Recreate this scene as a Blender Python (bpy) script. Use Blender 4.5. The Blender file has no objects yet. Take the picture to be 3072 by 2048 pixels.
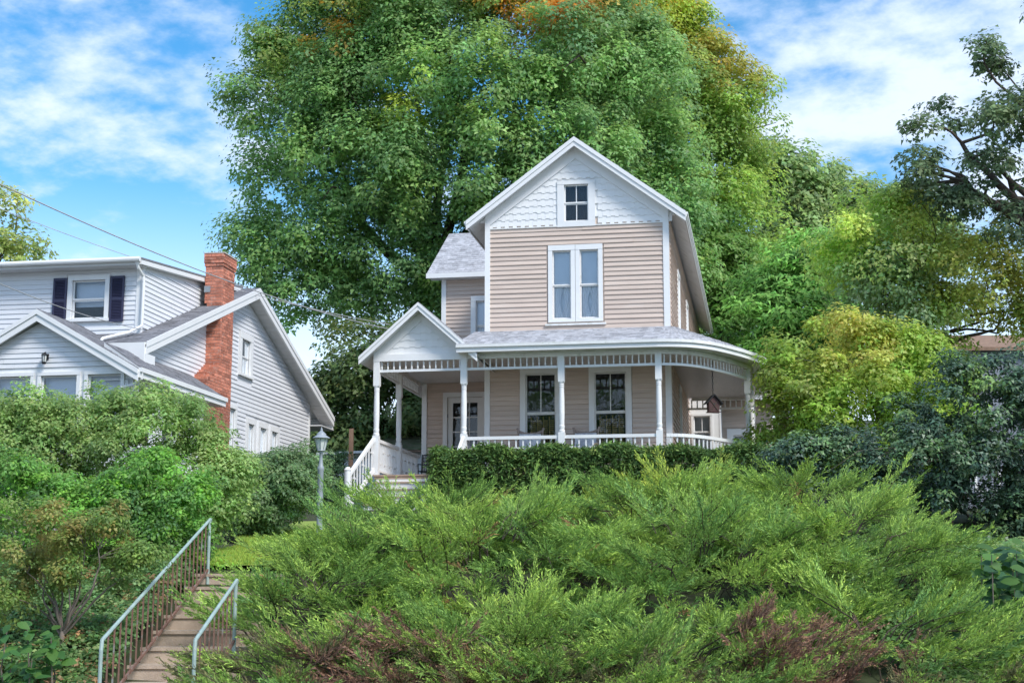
import bpy, math, random
import numpy as np
from mathutils import Vector, Matrix
random.seed(7); RNG = np.random.default_rng(11)
R = math.radians
scene = bpy.context.scene
col = scene.collection

# ------------------------------------------------------------------ camera
PX = 2352.0                      # working pixel width of the layout measurements
FOC = 4400.0 / 3072.0 * PX       # focal length in those pixels
PITCH = math.atan((1780.0 - 1024.0) / 4400.0)
EYE = 1.6
cam_d = bpy.data.cameras.new('camera'); cam = bpy.data.objects.new('camera', cam_d); col.objects.link(cam)
cam_d.sensor_width = 36.0; cam_d.lens = 4400.0 / 3072.0 * 36.0
cam_d.clip_start = 0.1; cam_d.clip_end = 3000.0
cam.location = (0, 0, EYE); cam.rotation_euler = (math.pi / 2 + PITCH, 0, 0)
scene.camera = cam

# ------------------------------------------------------------------ sky and sun
TH = R(9.8)                      # both houses are turned by this much
U3 = Vector((math.cos(TH), -math.sin(TH), 0)); W3 = Vector((math.sin(TH), math.cos(TH), 0))
SUN = (U3 * 0.62 - W3 * 0.48 + Vector((0, 0, 0.80))).normalized()
world = bpy.data.worlds.new('World'); scene.world = world; world.use_nodes = True
nt = world.node_tree; nt.nodes.clear()
def N(tree, t, **kw):
    n = tree.nodes.new(t)
    for k, v in kw.items(): setattr(n, k, v)
    return n
out = N(nt, 'ShaderNodeOutputWorld'); bg = N(nt, 'ShaderNodeBackground')
sky = N(nt, 'ShaderNodeTexSky', sky_type='NISHITA', sun_disc=False)
sky.sun_elevation = math.asin(SUN.z); sky.sun_rotation = math.atan2(SUN.x, SUN.y)
sky.air_density = 1.0; sky.dust_density = 0.6; sky.ozone_density = 2.2
hsv = N(nt, 'ShaderNodeHueSaturation'); hsv.inputs['Saturation'].default_value = 1.38; hsv.inputs['Value'].default_value = 0.92; hsv.inputs['Hue'].default_value = .493
nt.links.new(sky.outputs[0], hsv.inputs['Color'])
tc = N(nt, 'ShaderNodeTexCoord'); sep = N(nt, 'ShaderNodeSeparateXYZ'); nt.links.new(tc.outputs['Generated'], sep.inputs[0])
def M_(tree, op, a, b=None, c=None):
    n = tree.nodes.new('ShaderNodeMath'); n.operation = op
    for i, v in enumerate((a, b, c)):
        if v is None: continue
        if isinstance(v, (int, float)): n.inputs[i].default_value = v
        else: tree.links.new(v, n.inputs[i])
    return n.outputs[0]
zc_ = M_(nt, 'MAXIMUM', sep.outputs[2], 0.0)
den = M_(nt, 'ADD', zc_, 0.22)
cx = M_(nt, 'DIVIDE', sep.outputs[0], den); cy = M_(nt, 'DIVIDE', sep.outputs[1], den)
comb = N(nt, 'ShaderNodeCombineXYZ'); nt.links.new(cx, comb.inputs[0]); nt.links.new(cy, comb.inputs[1])
mp = N(nt, 'ShaderNodeMapping'); nt.links.new(comb.outputs[0], mp.inputs[0])
mp.inputs['Location'].default_value = (12.4, 6.6, 0); mp.inputs['Rotation'].default_value = (0, 0, 0.5); mp.inputs['Scale'].default_value = (1.0, 1.0, 1)
no1 = N(nt, 'ShaderNodeTexNoise'); no1.inputs['Scale'].default_value = 7.5; no1.inputs['Detail'].default_value = 9; no1.inputs['Roughness'].default_value = 0.58
no2 = N(nt, 'ShaderNodeTexNoise'); no2.inputs['Scale'].default_value = 1.7; no2.inputs['Detail'].default_value = 2
nt.links.new(mp.outputs[0], no1.inputs['Vector']); nt.links.new(mp.outputs[0], no2.inputs['Vector'])
cov = M_(nt, 'ADD', M_(nt, 'MULTIPLY', no1.outputs[0], 0.62), M_(nt, 'MULTIPLY', no2.outputs[0], 0.5))
rise = N(nt, 'ShaderNodeMapRange'); nt.links.new(sep.outputs[2], rise.inputs[0])
rise.inputs[1].default_value = 0.17; rise.inputs[2].default_value = 0.32; rise.inputs[3].default_value = -0.10; rise.inputs[4].default_value = 0.06
cov2 = M_(nt, 'ADD', cov, rise.outputs[0])
cr = N(nt, 'ShaderNodeMapRange', interpolation_type='SMOOTHSTEP'); nt.links.new(cov2, cr.inputs[0])
cr.inputs[1].default_value = 0.53; cr.inputs[2].default_value = 0.76; cr.inputs[3].default_value = 0.0; cr.inputs[4].default_value = 0.9
hz = N(nt, 'ShaderNodeMapRange', interpolation_type='SMOOTHSTEP'); nt.links.new(sep.outputs[2], hz.inputs[0])
hz.inputs[1].default_value = 0.10; hz.inputs[2].default_value = 0.29; hz.inputs[3].default_value = 0.95; hz.inputs[4].default_value = 0.0
mxh = N(nt, 'ShaderNodeMix', data_type='RGBA'); nt.links.new(hz.outputs[0], mxh.inputs[0]); nt.links.new(hsv.outputs[0], mxh.inputs[6]); mxh.inputs[7].default_value = (4.6, 5.4, 6.4, 1)
mxc = N(nt, 'ShaderNodeMix', data_type='RGBA'); nt.links.new(cr.outputs[0], mxc.inputs[0]); nt.links.new(mxh.outputs[2], mxc.inputs[6]); mxc.inputs[7].default_value = (4.1, 4.6, 5.5, 1)
nt.links.new(mxc.outputs[2], bg.inputs[0]); bg.inputs[1].default_value = 0.15
nt.links.new(bg.outputs[0], out.inputs[0])
sd = bpy.data.lights.new('sun', 'SUN'); sd.energy = 2.45; sd.angle = R(16); sd.color = (1.0, 0.96, 0.91)
so = bpy.data.objects.new('sun', sd); col.objects.link(so); so.location = (20, -10, 40)
so.rotation_euler = SUN.to_track_quat('Z', 'Y').to_euler()
vs = scene.view_settings; vs.view_transform = 'Standard'; vs.look = 'None'; vs.exposure = 0.7; vs.gamma = 1.0; vs.use_curve_mapping = False
scene.cycles.max_bounces = 8; scene.cycles.transparent_max_bounces = 12; scene.cycles.use_denoising = True

# ------------------------------------------------------------------ placing helpers
FW = np.array([0, math.cos(PITCH), math.sin(PITCH)]); UP = np.array([0, -math.sin(PITCH), math.cos(PITCH)])
def at(u, v, Y):
    d = np.array([1., 0, 0]) * (u - PX / 2) / FOC - UP * (v - 784) / FOC + FW
    return np.array([0, 0, EYE]) + d * (Y / d[1])
GY = np.array([-60, 13.6, 14.8, 15.5, 20.6, 24, 28, 32, 34, 60, 90, 140, 300]); GZ = np.array([0, 0, .12, .3, 1.86, 2.15, 2.55, 3.25, 3.5, 4.2, 9, 18, 30])
def ground(x, y): return np.interp(y, GY, GZ)

# ------------------------------------------------------------------ mesh helpers
class MB:
    def __init__(s): s.v = []; s.f = []
    def add(s, vs_, fs):
        o = len(s.v); s.v += [tuple(float(c) for c in p) for p in vs_]; s.f += [tuple(i + o for i in f) for f in fs]; return s
    def hexa(s, p):   # 8 points: bottom 4 ccw, top 4 ccw
        return s.add(p, [(3, 2, 1, 0), (4, 5, 6, 7), (0, 1, 5, 4), (1, 2, 6, 5), (2, 3, 7, 6), (3, 0, 4, 7)])
    def box(s, x0, x1, y0, y1, z0, z1):
        return s.hexa([(x0, y0, z0), (x1, y0, z0), (x1, y1, z0), (x0, y1, z0), (x0, y0, z1), (x1, y0, z1), (x1, y1, z1), (x0, y1, z1)])
    def tube(s, pts, rad, n=8, caps=True):
        pts = [Vector(p) for p in pts]
        if not hasattr(rad, '__len__'): rad = [rad] * len(pts)
        o = len(s.v); prev = None
        for i, p in enumerate(pts):
            t = (pts[min(i + 1, len(pts) - 1)] - pts[max(i - 1, 0)]).normalized()
            a = t.cross(Vector((0, 0, 1)) if abs(t.z) < .9 else Vector((1, 0, 0))) if prev is None else prev - t * prev.dot(t)
            a.normalize(); prev = a; b = t.cross(a)
            for k in range(n):
                q = p + (a * math.cos(2 * math.pi * k / n) + b * math.sin(2 * math.pi * k / n)) * rad[i]
                s.v.append(tuple(q))
        for i in range(len(pts) - 1):
            for k in range(n):
                a0 = o + i * n + k; b0 = o + i * n + (k + 1) % n
                s.f.append((a0, b0, b0 + n, a0 + n))
        if caps:
            s.f.append(tuple(o + k for k in range(n))[::-1]); s.f.append(tuple(o + (len(pts) - 1) * n + k for k in range(n)))
        return s
    def lathe(s, prof, cx=0, cy=0, n=14):
        return s.tube([(cx, cy, z) for r, z in prof], [r for r, z in prof], n)
    def build(s, name, mat, parent=None, smooth=False, loc=None):
        me = bpy.data.meshes.new(name); me.from_pydata(s.v, [], s.f); me.update()
        if smooth: me.polygons.foreach_set('use_smooth', [True] * len(me.polygons))
        return link(name, me, mat, parent, loc)
def link(name, me, mat=None, parent=None, loc=None):
    if mat is not None and len(me.materials) == 0: me.materials.append(mat)
    o = bpy.data.objects.new(name, me); col.objects.link(o)
    if parent is not None: o.parent = parent
    if loc is not None: o.location = loc
    return o
def tag(o, label, cat, group=None, kind=None):
    if label: o['label'] = label
    if cat: o['category'] = cat
    if group: o['group'] = group
    if kind: o['kind'] = kind
    return o
def empty(name, loc, rz=0):
    o = bpy.data.objects.new(name, None); col.objects.link(o); o.location = loc; o.rotation_euler = (0, 0, rz); return o
def place(name, me, parent, loc, rz=0, scale=None):    # object sharing mesh data
    o = bpy.data.objects.new(name, me); col.objects.link(o); o.parent = parent; o.location = loc
    if rz: o.rotation_euler = (0, 0, rz)
    if scale: o.scale = scale
    return o
def mesh_of(mb, name, mat, smooth=False):
    me = bpy.data.meshes.new(name); me.from_pydata(mb.v, [], mb.f); me.update(); me.materials.append(mat)
    if smooth: me.polygons.foreach_set('use_smooth', [True] * len(me.polygons))
    return me

# ------------------------------------------------------------------ materials
def material(name, c, rough=.6, var=.12, scale=6.0, bump=0.0, bscale=60.0, rnd=0.0, c2=None, spec=.4, stretch=(1, 1, 1), metal=0, patch=None):
    m = bpy.data.materials.new(name); m.use_nodes = True; t = m.node_tree; b = t.nodes['Principled BSDF']
    b.inputs['Roughness'].default_value = rough; b.inputs['Specular IOR Level'].default_value = spec; b.inputs['Metallic'].default_value = metal
    tcn = N(t, 'ShaderNodeTexCoord'); mpn = N(t, 'ShaderNodeMapping'); mpn.inputs['Scale'].default_value = stretch; t.links.new(tcn.outputs['Object'], mpn.inputs[0])
    oi = N(t, 'ShaderNodeObjectInfo'); ad = N(t, 'ShaderNodeVectorMath', operation='ADD'); t.links.new(mpn.outputs[0], ad.inputs[0])
    sc = N(t, 'ShaderNodeVectorMath', operation='SCALE'); t.links.new(oi.outputs['Random'], sc.inputs['Scale']); sc.inputs[0].default_value = (37, 51, 23); t.links.new(sc.outputs[0], ad.inputs[1])
    nz = N(t, 'ShaderNodeTexNoise'); nz.inputs['Scale'].default_value = scale; nz.inputs['Detail'].default_value = 6; nz.inputs['Roughness'].default_value = .62; t.links.new(ad.outputs[0], nz.inputs['Vector'])
    rp = N(t, 'ShaderNodeMapRange'); t.links.new(nz.outputs[0], rp.inputs[0]); rp.inputs[1].default_value = .3; rp.inputs[2].default_value = .7
    mx = N(t, 'ShaderNodeMix', data_type='RGBA'); t.links.new(rp.outputs[0], mx.inputs[0])
    d = c2 if c2 else tuple(x * (1 - var) for x in c); l = c if c2 else tuple(min(1, x * (1 + var * .6)) for x in c)
    mx.inputs[6].default_value = (*d, 1); mx.inputs[7].default_value = (*l, 1)
    last = mx.outputs[2]
    if rnd:
        hv = N(t, 'ShaderNodeHueSaturation'); v = M_(t, 'ADD', M_(t, 'MULTIPLY', oi.outputs['Random'], 2 * rnd), 1 - rnd); t.links.new(v, hv.inputs['Value']); t.links.new(last, hv.inputs['Color']); last = hv.outputs[0]
    if patch:   # worn / dirty patches with a shape of their own
        n2 = N(t, 'ShaderNodeTexNoise'); n2.inputs['Scale'].default_value = patch[1]; n2.inputs['Detail'].default_value = 8; n2.inputs['Roughness'].default_value = .7; t.links.new(ad.outputs[0], n2.inputs['Vector'])
        r2 = N(t, 'ShaderNodeMapRange'); t.links.new(n2.outputs[0], r2.inputs[0]); r2.inputs[1].default_value = patch[2]; r2.inputs[2].default_value = patch[2] + .12; r2.inputs[4].default_value = patch[3]
        m2 = N(t, 'ShaderNodeMix', data_type='RGBA'); t.links.new(r2.outputs[0], m2.inputs[0]); t.links.new(last, m2.inputs[6]); m2.inputs[7].default_value = (*patch[0], 1); last = m2.outputs[2]
    t.links.new(last, b.inputs['Base Color'])
    if bump:
        nb = N(t, 'ShaderNodeTexNoise'); nb.inputs['Scale'].default_value = bscale; nb.inputs['Detail'].default_value = 4; t.links.new(mpn.outputs[0], nb.inputs['Vector'])
        bn = N(t, 'ShaderNodeBump'); bn.inputs['Strength'].default_value = bump; bn.inputs['Distance'].default_value = .01; t.links.new(nb.outputs[0], bn.inputs['Height']); t.links.new(bn.outputs[0], b.inputs['Normal'])
    return m
M = {}
M['white'] = material('white_paint', (.76, .76, .75), .45, .05, 2.5, patch=((.55, .54, .50), 5, .60, .35))
M['white_old'] = material('weathered_white_paint', (.74, .74, .72), .55, .08, 3, patch=((.42, .43, .36), 4, .55, .5))
M['tan'] = material('tan_clapboard_paint', (.585, .472, .397), .65, .14, 3.5, rnd=.05, stretch=(.35, .35, 6), patch=((.66, .60, .54), 3, .57, .55))
M['ceil'] = material('porch_ceiling_boards', (.62, .60, .59), .35, .08, 2, stretch=(8, 1, 1))
M['grey_roof'] = material('pale_asphalt_shingle', (.43, .43, .45), .9, .35, 9, bump=.5, bscale=120, patch=((.25, .25, .27), 14, .52, .6))
M['dark_roof'] = material('grey_asphalt_shingle', (.20, .20, .215), .9, .3, 12, bump=.5, bscale=120, patch=((.13, .13, .14), 16, .54, .6))
M['moss_roof'] = material('mossy_roof', (.17, .15, .10), .95, .5, 5, c2=(.06, .09, .03), bump=.6)
M['vinyl'] = material('white_vinyl_siding', (.70, .705, .72), .4, .05, 2, rnd=.025, patch=((.5, .5, .5), 3, .64, .3))
M['soffit'] = material('vinyl_soffit', (.62, .615, .61), .5, .06, 2)
M['brick'] = material('red_brick', (.52, .19, .12), .85, .35, 14, rnd=.38, bump=.4, bscale=90, patch=((.50, .36, .30), 12, .54, .7))
M['mortar'] = material('mortar', (.56, .48, .43), .95, .2, 20)
M['navy'] = material('navy_shutter_paint', (.035, .035, .075), .45, .1, 6)
M['black'] = material('black_metal', (.02, .02, .022), .4, .2, 10)
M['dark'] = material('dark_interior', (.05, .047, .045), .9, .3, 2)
M['concrete'] = material('brown_concrete', (.47, .375, .295), .9, .25, 3.2, bump=.5, bscale=70, patch=((.27, .205, .155), 2.2, .54, .7))
M['rail_green'] = material('pale_green_rail_paint', (.34, .44, .41), .5, .2, 6, patch=((.28, .13, .07), 9, .60, .8))
M['rail_rust'] = material('rusty_rail', (.21, .115, .085), .8, .3, 9, patch=((.26, .31, .29), 6, .55, .8))
M['lamp_grey'] = material('grey_lamp_paint', (.30, .33, .36), .4, .15, 6)
M['tread'] = material('brown_step_tread', (.40, .29, .22), .7, .2, 6)
M['wood'] = material('brown_weathered_wood', (.27, .17, .115), .85, .3, 6, stretch=(1, 1, .15))
M['barn'] = material('dark_red_wood', (.075, .035, .032), .7, .3, 12)
M['wicker'] = material('grey_wicker', (.34, .27, .23), .7, .4, 60, bump=.5)
M['cushion'] = material('printed_cushion', (.70, .71, .74), .9, .3, 9, c2=(.34, .36, .42))
M['wire'] = material('cable', (.42, .41, .42), .6, .2, 4)
M['bark'] = material('bark', (.085, .065, .05), .95, .4, 5, bump=.8, bscale=25, stretch=(3, 3, .6))
M['bark_grey'] = material('grey_twig_bark', (.20, .165, .14), .9, .3, 8)
M['earth'] = material('earth', (.045, .062, .022), .95, .5, 1.4, c2=(.032, .030, .020), bump=.6, bscale=12)
M['asphalt'] = material('asphalt', (.05, .05, .052), .9, .3, 9, bump=.4)
M['lawn'] = material('lawn_turf', (.25, .34, .07), .95, .3, 6, bump=.6)
M['curtain'] = material('white_curtain', (.86, .88, .92), .9, .12, 14, stretch=(6, 6, .5))
M['shade'] = material('window_shade', (.84, .90, .98), .8, .05, 2)  # blue tint of the sky's light is mixed into the roller shade colour
M['slatgold'] = material('golden_inner_shutter', (.30, .20, .06), .6, .3, 7)
M['frost'] = material('frosted_lamp_glass', (.62, .64, .62), .25, .1, 5)
M['bluehouse'] = material('blue_grey_siding', (.25, .27, .32), .7, .1, 2)
def glass_mat(name, tint, refl):
    m = bpy.data.materials.new(name); m.use_nodes = True; t = m.node_tree; t.nodes.clear()
    o = N(t, 'ShaderNodeOutputMaterial'); mix = N(t, 'ShaderNodeMixShader'); tr = N(t, 'ShaderNodeBsdfTransparent'); gl = N(t, 'ShaderNodeBsdfGlossy')
    gl.inputs['Roughness'].default_value = .015; gl.inputs['Color'].default_value = (.9, .95, 1, 1); tr.inputs[0].default_value = (*tint, 1)
    fr = N(t, 'ShaderNodeFresnel'); fr.inputs[0].default_value = 1.5
    nz = N(t, 'ShaderNodeTexNoise'); nz.inputs['Scale'].default_value = 3.0; tcn = N(t, 'ShaderNodeTexCoord'); t.links.new(tcn.outputs['Object'], nz.inputs['Vector'])
    bn = N(t, 'ShaderNodeBump'); bn.inputs['Strength'].default_value = .06; bn.inputs['Distance'].default_value = .02; t.links.new(nz.outputs[0], bn.inputs['Height']); t.links.new(bn.outputs[0], gl.inputs['Normal'])
    t.links.new(M_(t, 'ADD', fr.outputs[0], refl), mix.inputs[0]); t.links.new(tr.outputs[0], mix.inputs[1]); t.links.new(gl.outputs[0], mix.inputs[2]); t.links.new(mix.outputs[0], o.inputs[0])
    return m
M['glass'] = glass_mat('window_glass', (.96, .97, .98), -.012)
def leaf_mat(name, rough=.5, spec=.35, trans=.42):
    m = bpy.data.materials.new(name); m.use_nodes = True; t = m.node_tree; b = t.nodes['Principled BSDF']; o = t.nodes['Material Output']
    a = N(t, 'ShaderNodeAttribute', attribute_name='leafcol'); b.inputs['Roughness'].default_value = rough; b.inputs['Specular IOR Level'].default_value = spec
    t.links.new(a.outputs['Color'], b.inputs['Base Color'])
    tr = N(t, 'ShaderNodeBsdfTranslucent'); hv = N(t, 'ShaderNodeHueSaturation'); hv.inputs['Value'].default_value = 1.5; hv.inputs['Hue'].default_value = .485; t.links.new(a.outputs['Color'], hv.inputs['Color']); t.links.new(hv.outputs[0], tr.inputs[0])
    mx = N(t, 'ShaderNodeMixShader'); mx.inputs[0].default_value = trans; t.links.new(b.outputs[0], mx.inputs[1]); t.links.new(tr.outputs[0], mx.inputs[2]); t.links.new(mx.outputs[0], o.inputs[0])
    return m
M['leaf'] = leaf_mat('leaf'); M['leaf_gloss'] = leaf_mat('glossy_leaf', .45, .45, .15); M['needle'] = leaf_mat('needle', .6, .25, .25)

# ------------------------------------------------------------------ ground, street
def build_ground():
    xs = np.concatenate([np.linspace(-400, -16, 14), np.linspace(-15, 15, 61), np.linspace(16, 400, 14)])
    ys = np.concatenate([np.linspace(-60, 13, 6), np.linspace(13.6, 36, 57), np.linspace(38, 400, 40)])
    X, Y = np.meshgrid(xs, ys); Z = ground(X, Y)
    bank = (Y > 14.6) & (Y < 33); Z = Z + bank * .05 * np.sin(X * 1.7) * np.cos(Y * 1.3)
    st = (X > -4.62) & (X < -2.95) & (Y > 14) & (Y < 20.55)
    Z = np.where(st, Z - .22, Z)
    v = np.stack([X.ravel(), Y.ravel(), Z.ravel()], 1); nx = len(xs); f = []
    for j in range(len(ys) - 1):
        for i in range(nx - 1):
            a = j * nx + i; f.append((a, a + 1, a + nx + 1, a + nx))
    mb = MB(); mb.v = [tuple(p) for p in v]; mb.f = f
    tag(mb.build('ground', M['earth'], smooth=True), None, None, kind='structure')
    tag(MB().box(-400, 400, -60, 11.5, -.02, .004).build('road', M['asphalt']), None, None, kind='structure')
    tag(MB().box(-400, 400, 11.7, 13.6, -.02, .12).build('pavement', M['concrete']), None, None, kind='structure')
build_ground()

# ------------------------------------------------------------------ wall building
def mapf(w0): return lambda s, n, z: (s, w0 - n, z)          # front wall, faces -y
def maps(u0): return lambda s, n, z: (u0 + n, s, z)          # side wall, faces +x
def mbox(mb, F, s0, s1, n0, n1, z0, z1):
    p = [F(s0, n0, z0), F(s1, n0, z0), F(s1, n1, z0), F(s0, n1, z0), F(s0, n0, z1), F(s1, n0, z1), F(s1, n1, z1), F(s0, n1, z1)]
    return mb.hexa(p)
def cut(a, b, holes):
    segs = [(a, b)]
    for h0, h1 in holes:
        ns = []
        for p, q in segs:
            if h1 <= p or h0 >= q: ns.append((p, q)); continue
            if h0 > p: ns.append((p, h0))
            if h1 < q: ns.append((h1, q))
        segs = ns
    return [s for s in segs if s[1] - s[0] > .02]
def clap(parent, F, z0, z1, pitch, span, holes, mat, thick=.034):
    n = max(1, int(round((z1 - z0) / pitch))); pitch = (z1 - z0) / n
    for i in range(n):
        a, b = z0 + i * pitch, z0 + (i + 1) * pitch
        lo = span(a + .001); hi = span(b - .001)
        if lo is None: continue
        if hi is None: hi = ((lo[0] + lo[1]) / 2 - .01, (lo[0] + lo[1]) / 2 + .01)
        hs = [(h[0], h[1]) for h in holes if h[2] < b - .02 and h[3] > a + .02]
        segs = []
        for s0, s1 in cut(lo[0], lo[1], hs):
            if s1 - s0 > 2.2 and s1 - s0 < 9 and random.random() < .8:
                c = random.uniform(s0 + .6, s1 - .6); segs += [(s0, c - .0015), (c + .0015, s1)]
            else: segs.append((s0, s1))
        for s0, s1 in segs:
            t0 = hi[0] if s0 == lo[0] else s0; t1 = hi[1] if s1 == lo[1] else s1
            t0 = max(t0, s0) if s0 == lo[0] and t0 < s1 else t0
            if t1 - t0 < .01: t0 = s0; t1 = s1
            th = thick * random.uniform(.85, 1.15); dz = random.uniform(-.002, .002)
            p = [F(s0, -.004, a + dz), F(s1, -.004, a + dz), F(s1, th, a + dz), F(s0, th, a + dz), F(t0, -.004, b + .012), F(t1, -.004, b + .012), F(t1, .004, b + .012), F(t0, .004, b + .012)]
            MB().hexa(p).build('plank', mat, parent)
def panel(parent, F, s0, s1, z0, z1, holes, mat, name='wall', n0=-.12, n1=-.006):
    ss = sorted({s0, s1, *[min(max(h[0], s0), s1) for h in holes], *[min(max(h[1], s0), s1) for h in holes]})
    zs = sorted({z0, z1, *[min(max(h[2], z0), z1) for h in holes], *[min(max(h[3], z0), z1) for h in holes]})
    mb = MB()
    for i in range(len(ss) - 1):
        for j in range(len(zs) - 1):
            cs, cz = (ss[i] + ss[i + 1]) / 2, (zs[j] + zs[j + 1]) / 2
            if any(h[0] < cs < h[1] and h[2] < cz < h[3] for h in holes): continue
            mbox(mb, F, ss[i], ss[i + 1], n0, n1, zs[j], zs[j + 1])
    return mb.build(name, mat, parent)
def window(parent, F, s0, s1, z0, z1, cas=.13, sill=True, grid=((2, 1), (1, 1)), meet=None, trim=None, inside='curtain', head=None, sash=None, name='window'):
    """opening s0..s1, z0..z1; grid = panes (columns, rows) of the upper and the lower sash"""
    trim = trim or M['white']; sash = sash or trim; head = head or cas
    mb = MB()
    mbox(mb, F, s0 - cas, s0, -.03, .046, z0, z1); mbox(mb, F, s1, s1 + cas, -.03, .046, z0, z1)
    mbox(mb, F, s0 - cas, s1 + cas, -.03, .052, z1, z1 + head)
    w = mb.build(name, trim, parent)
    if sill: mbox(MB(), F, s0 - cas - .03, s1 + cas + .03, -.03, .075, z0 - .06, z0 - .001).build('sill', trim, w)
    else: mbox(MB(), F, s0 - cas, s1 + cas, -.03, .046, z0 - cas * .8, z0 - .001).build('apron', trim, w)
    meet = meet if meet is not None else (z0 + z1) / 2
    fr = .034
    for k, (a, b) in enumerate(((meet, z1), (z0, meet))):
        n0 = -.06 if k == 0 else -.085
        sb = MB(); bot = fr if k == 0 else fr * 1.3
        mbox(sb, F, s0, s0 + fr, n0, n0 + .035, a, b); mbox(sb, F, s1 - fr, s1, n0, n0 + .035, a, b)
        mbox(sb, F, s0 + fr, s1 - fr, n0, n0 + .034, b - fr, b); mbox(sb, F, s0 + fr, s1 - fr, n0, n0 + .034, a, a + bot)
        gx, gz = grid[k]
        for i in range(1, gx):
            c = s0 + fr + (s1 - s0 - 2 * fr) * i / gx; mbox(sb, F, c - .011, c + .011, n0 + .005, n0 + .03, a + bot, b - fr)
        for i in range(1, gz):
            c = a + bot + (b - a - bot - fr) * i / gz; mbox(sb, F, s0 + fr, s1 - fr, n0 + .006, n0 + .029, c - .011, c + .011)
        sb.build('sash', sash, w)
        for i in range(gx):
            for j in range(gz):
                w0 = s0 + fr + (s1 - s0 - 2 * fr) * i / gx; w1 = s0 + fr + (s1 - s0 - 2 * fr) * (i + 1) / gx
                h0 = a + bot + (b - a - bot - fr) * j / gz; h1 = a + bot + (b - a - bot - fr) * (j + 1) / gz
                mbox(MB(), F, w0, w1, n0 + .012, n0 + .017, h0, h1).build('pane', M['glass'], w)
    def drape(x0, x1, za, zb, n, mat, nm, amp=.02, tie=0):
        mb = MB(); K = 14; J = 6
        for j in range(J + 1):
            for k in range(K + 1):
                z = zb + (za - zb) * j / J; tt = k / K; g = 1 - tie * math.sin(math.pi * min(1, j / J)) ** 2
                s = x0 + (x1 - x0) * tt * g if tie >= 0 else x1 - (x1 - x0) * (1 - tt) * (1 + tie * math.sin(math.pi * min(1, j / J)) ** 2)
                mb.v.append(F(s, n + amp * math.sin(k * 1.9 + j * .15), z))
        for j in range(J):
            for k in range(K):
                a = j * (K + 1) + k; mb.f.append((a, a + 1, a + K + 2, a + K + 1))
        mb.build(nm, mat, w, smooth=True)
    if inside == 'curtain':
        mbox(MB(), F, s0 + .01, s1 - .01, -.115, -.11, meet - .02, z1).build('shade', M['shade'], w)
        c = (s0 + s1) / 2
        drape(s0, c + .04, z0, meet + .05, -.13, M['curtain'], 'curtain', amp=.012, tie=.35); drape(c - .04, s1, z0, meet + .05, -.15, M['curtain'], 'curtain', amp=.012, tie=-.35)
        mbox(MB(), F, s0, s1, -.20, -.195, z0, meet).build('blind', M['shade'], w)
    elif inside == 'shutters':
        for k in range(4):
            a = s0 + (s1 - s0) * (.12 + k * .2)
            sb = MB(); mbox(sb, F, a, a + .03, -.26, -.24, z0, meet - .06)
            for j in range(int((meet - .1 - z0) / .05)): mbox(sb, F, a + .03, a + .13, -.255, -.245, z0 + j * .05, z0 + j * .05 + .03)
            sb.build('inner_shutter', M['slatgold'], w)
        drape(s0, s1, meet + .15, z1, -.3, M['dark'], 'curtain')
    elif inside == 'dark_curtain':
        drape(s0, s1, z0, z1, -.3, M['dark'], 'curtain')
    elif inside == 'blind':
        mbox(MB(), F, s0, s1, -.2, -.19, z0 + (z1 - z0) * .35, z1).build('blind', M['shade'], w)
    return w
def slab(mb, pts, th):      # pts: 4 points ccw seen from above, th: thickness straight down
    return mb.hexa([(p[0], p[1], p[2] - th) for p in pts] + list(pts))
TINT = {}
def tinted(mat, f):
    m = mat.copy(); m.name = mat.name + '_tab'
    for n in m.node_tree.nodes:
        if n.type == 'MIX':
            for i in (6, 7):
                if not n.inputs[i].is_linked: c = n.inputs[i].default_value; n.inputs[i].default_value = (c[0] * f, c[1] * f, c[2] * f, 1)
    return m
def courses(name, parent, mat, grid, lip=.012, kind=True):
    """grid[i][k] = points running along the eave (i) and up the slope (k); tabs of each course are stepped"""
    mb = MB(); K = len(grid[0])
    for k in range(K - 1):
        for i in range(len(grid) - 1):
            a, b = Vector(grid[i][k]), Vector(grid[i + 1][k]); c, d = Vector(grid[i + 1][k + 1]), Vector(grid[i][k + 1])
            j = random.choice((0, 0, .006, .012)); L = Vector((0, 0, lip + j)); ov = .06
            mb.hexa([a - L * .2, b - L * .2, c + (c - b) * ov, d + (d - a) * ov, a + L, b + L, c + (c - b) * ov + Vector((0, 0, .003)), d + (d - a) * ov + Vector((0, 0, .003))])
    o = mb.build(name, mat, parent)
    if mat.name not in TINT: TINT[mat.name] = [tinted(mat, f) for f in (.82, 1.13)]
    for t_ in TINT[mat.name]: o.data.materials.append(t_)
    n_ = len(mb.f) // 6; k_ = np.repeat(np.random.default_rng(n_).choice(3, n_, p=[.5, .27, .23]), 6).astype(np.int32); o.data.polygons.foreach_set('material_index', k_)
    if kind: o['kind'] = 'stuff'
    return o
def lerp(a, b, t): return tuple(a[i] + (b[i] - a[i]) * t for i in range(3))
def roof_grid(e0, e1, r0, r1, n, k):
    """eave e0->e1, ridge r0->r1"""
    return [[lerp(lerp(e0, e1, i / n), lerp(r0, r1, i / n), j / k) for j in range(k + 1)] for i in range(n + 1)]

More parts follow.
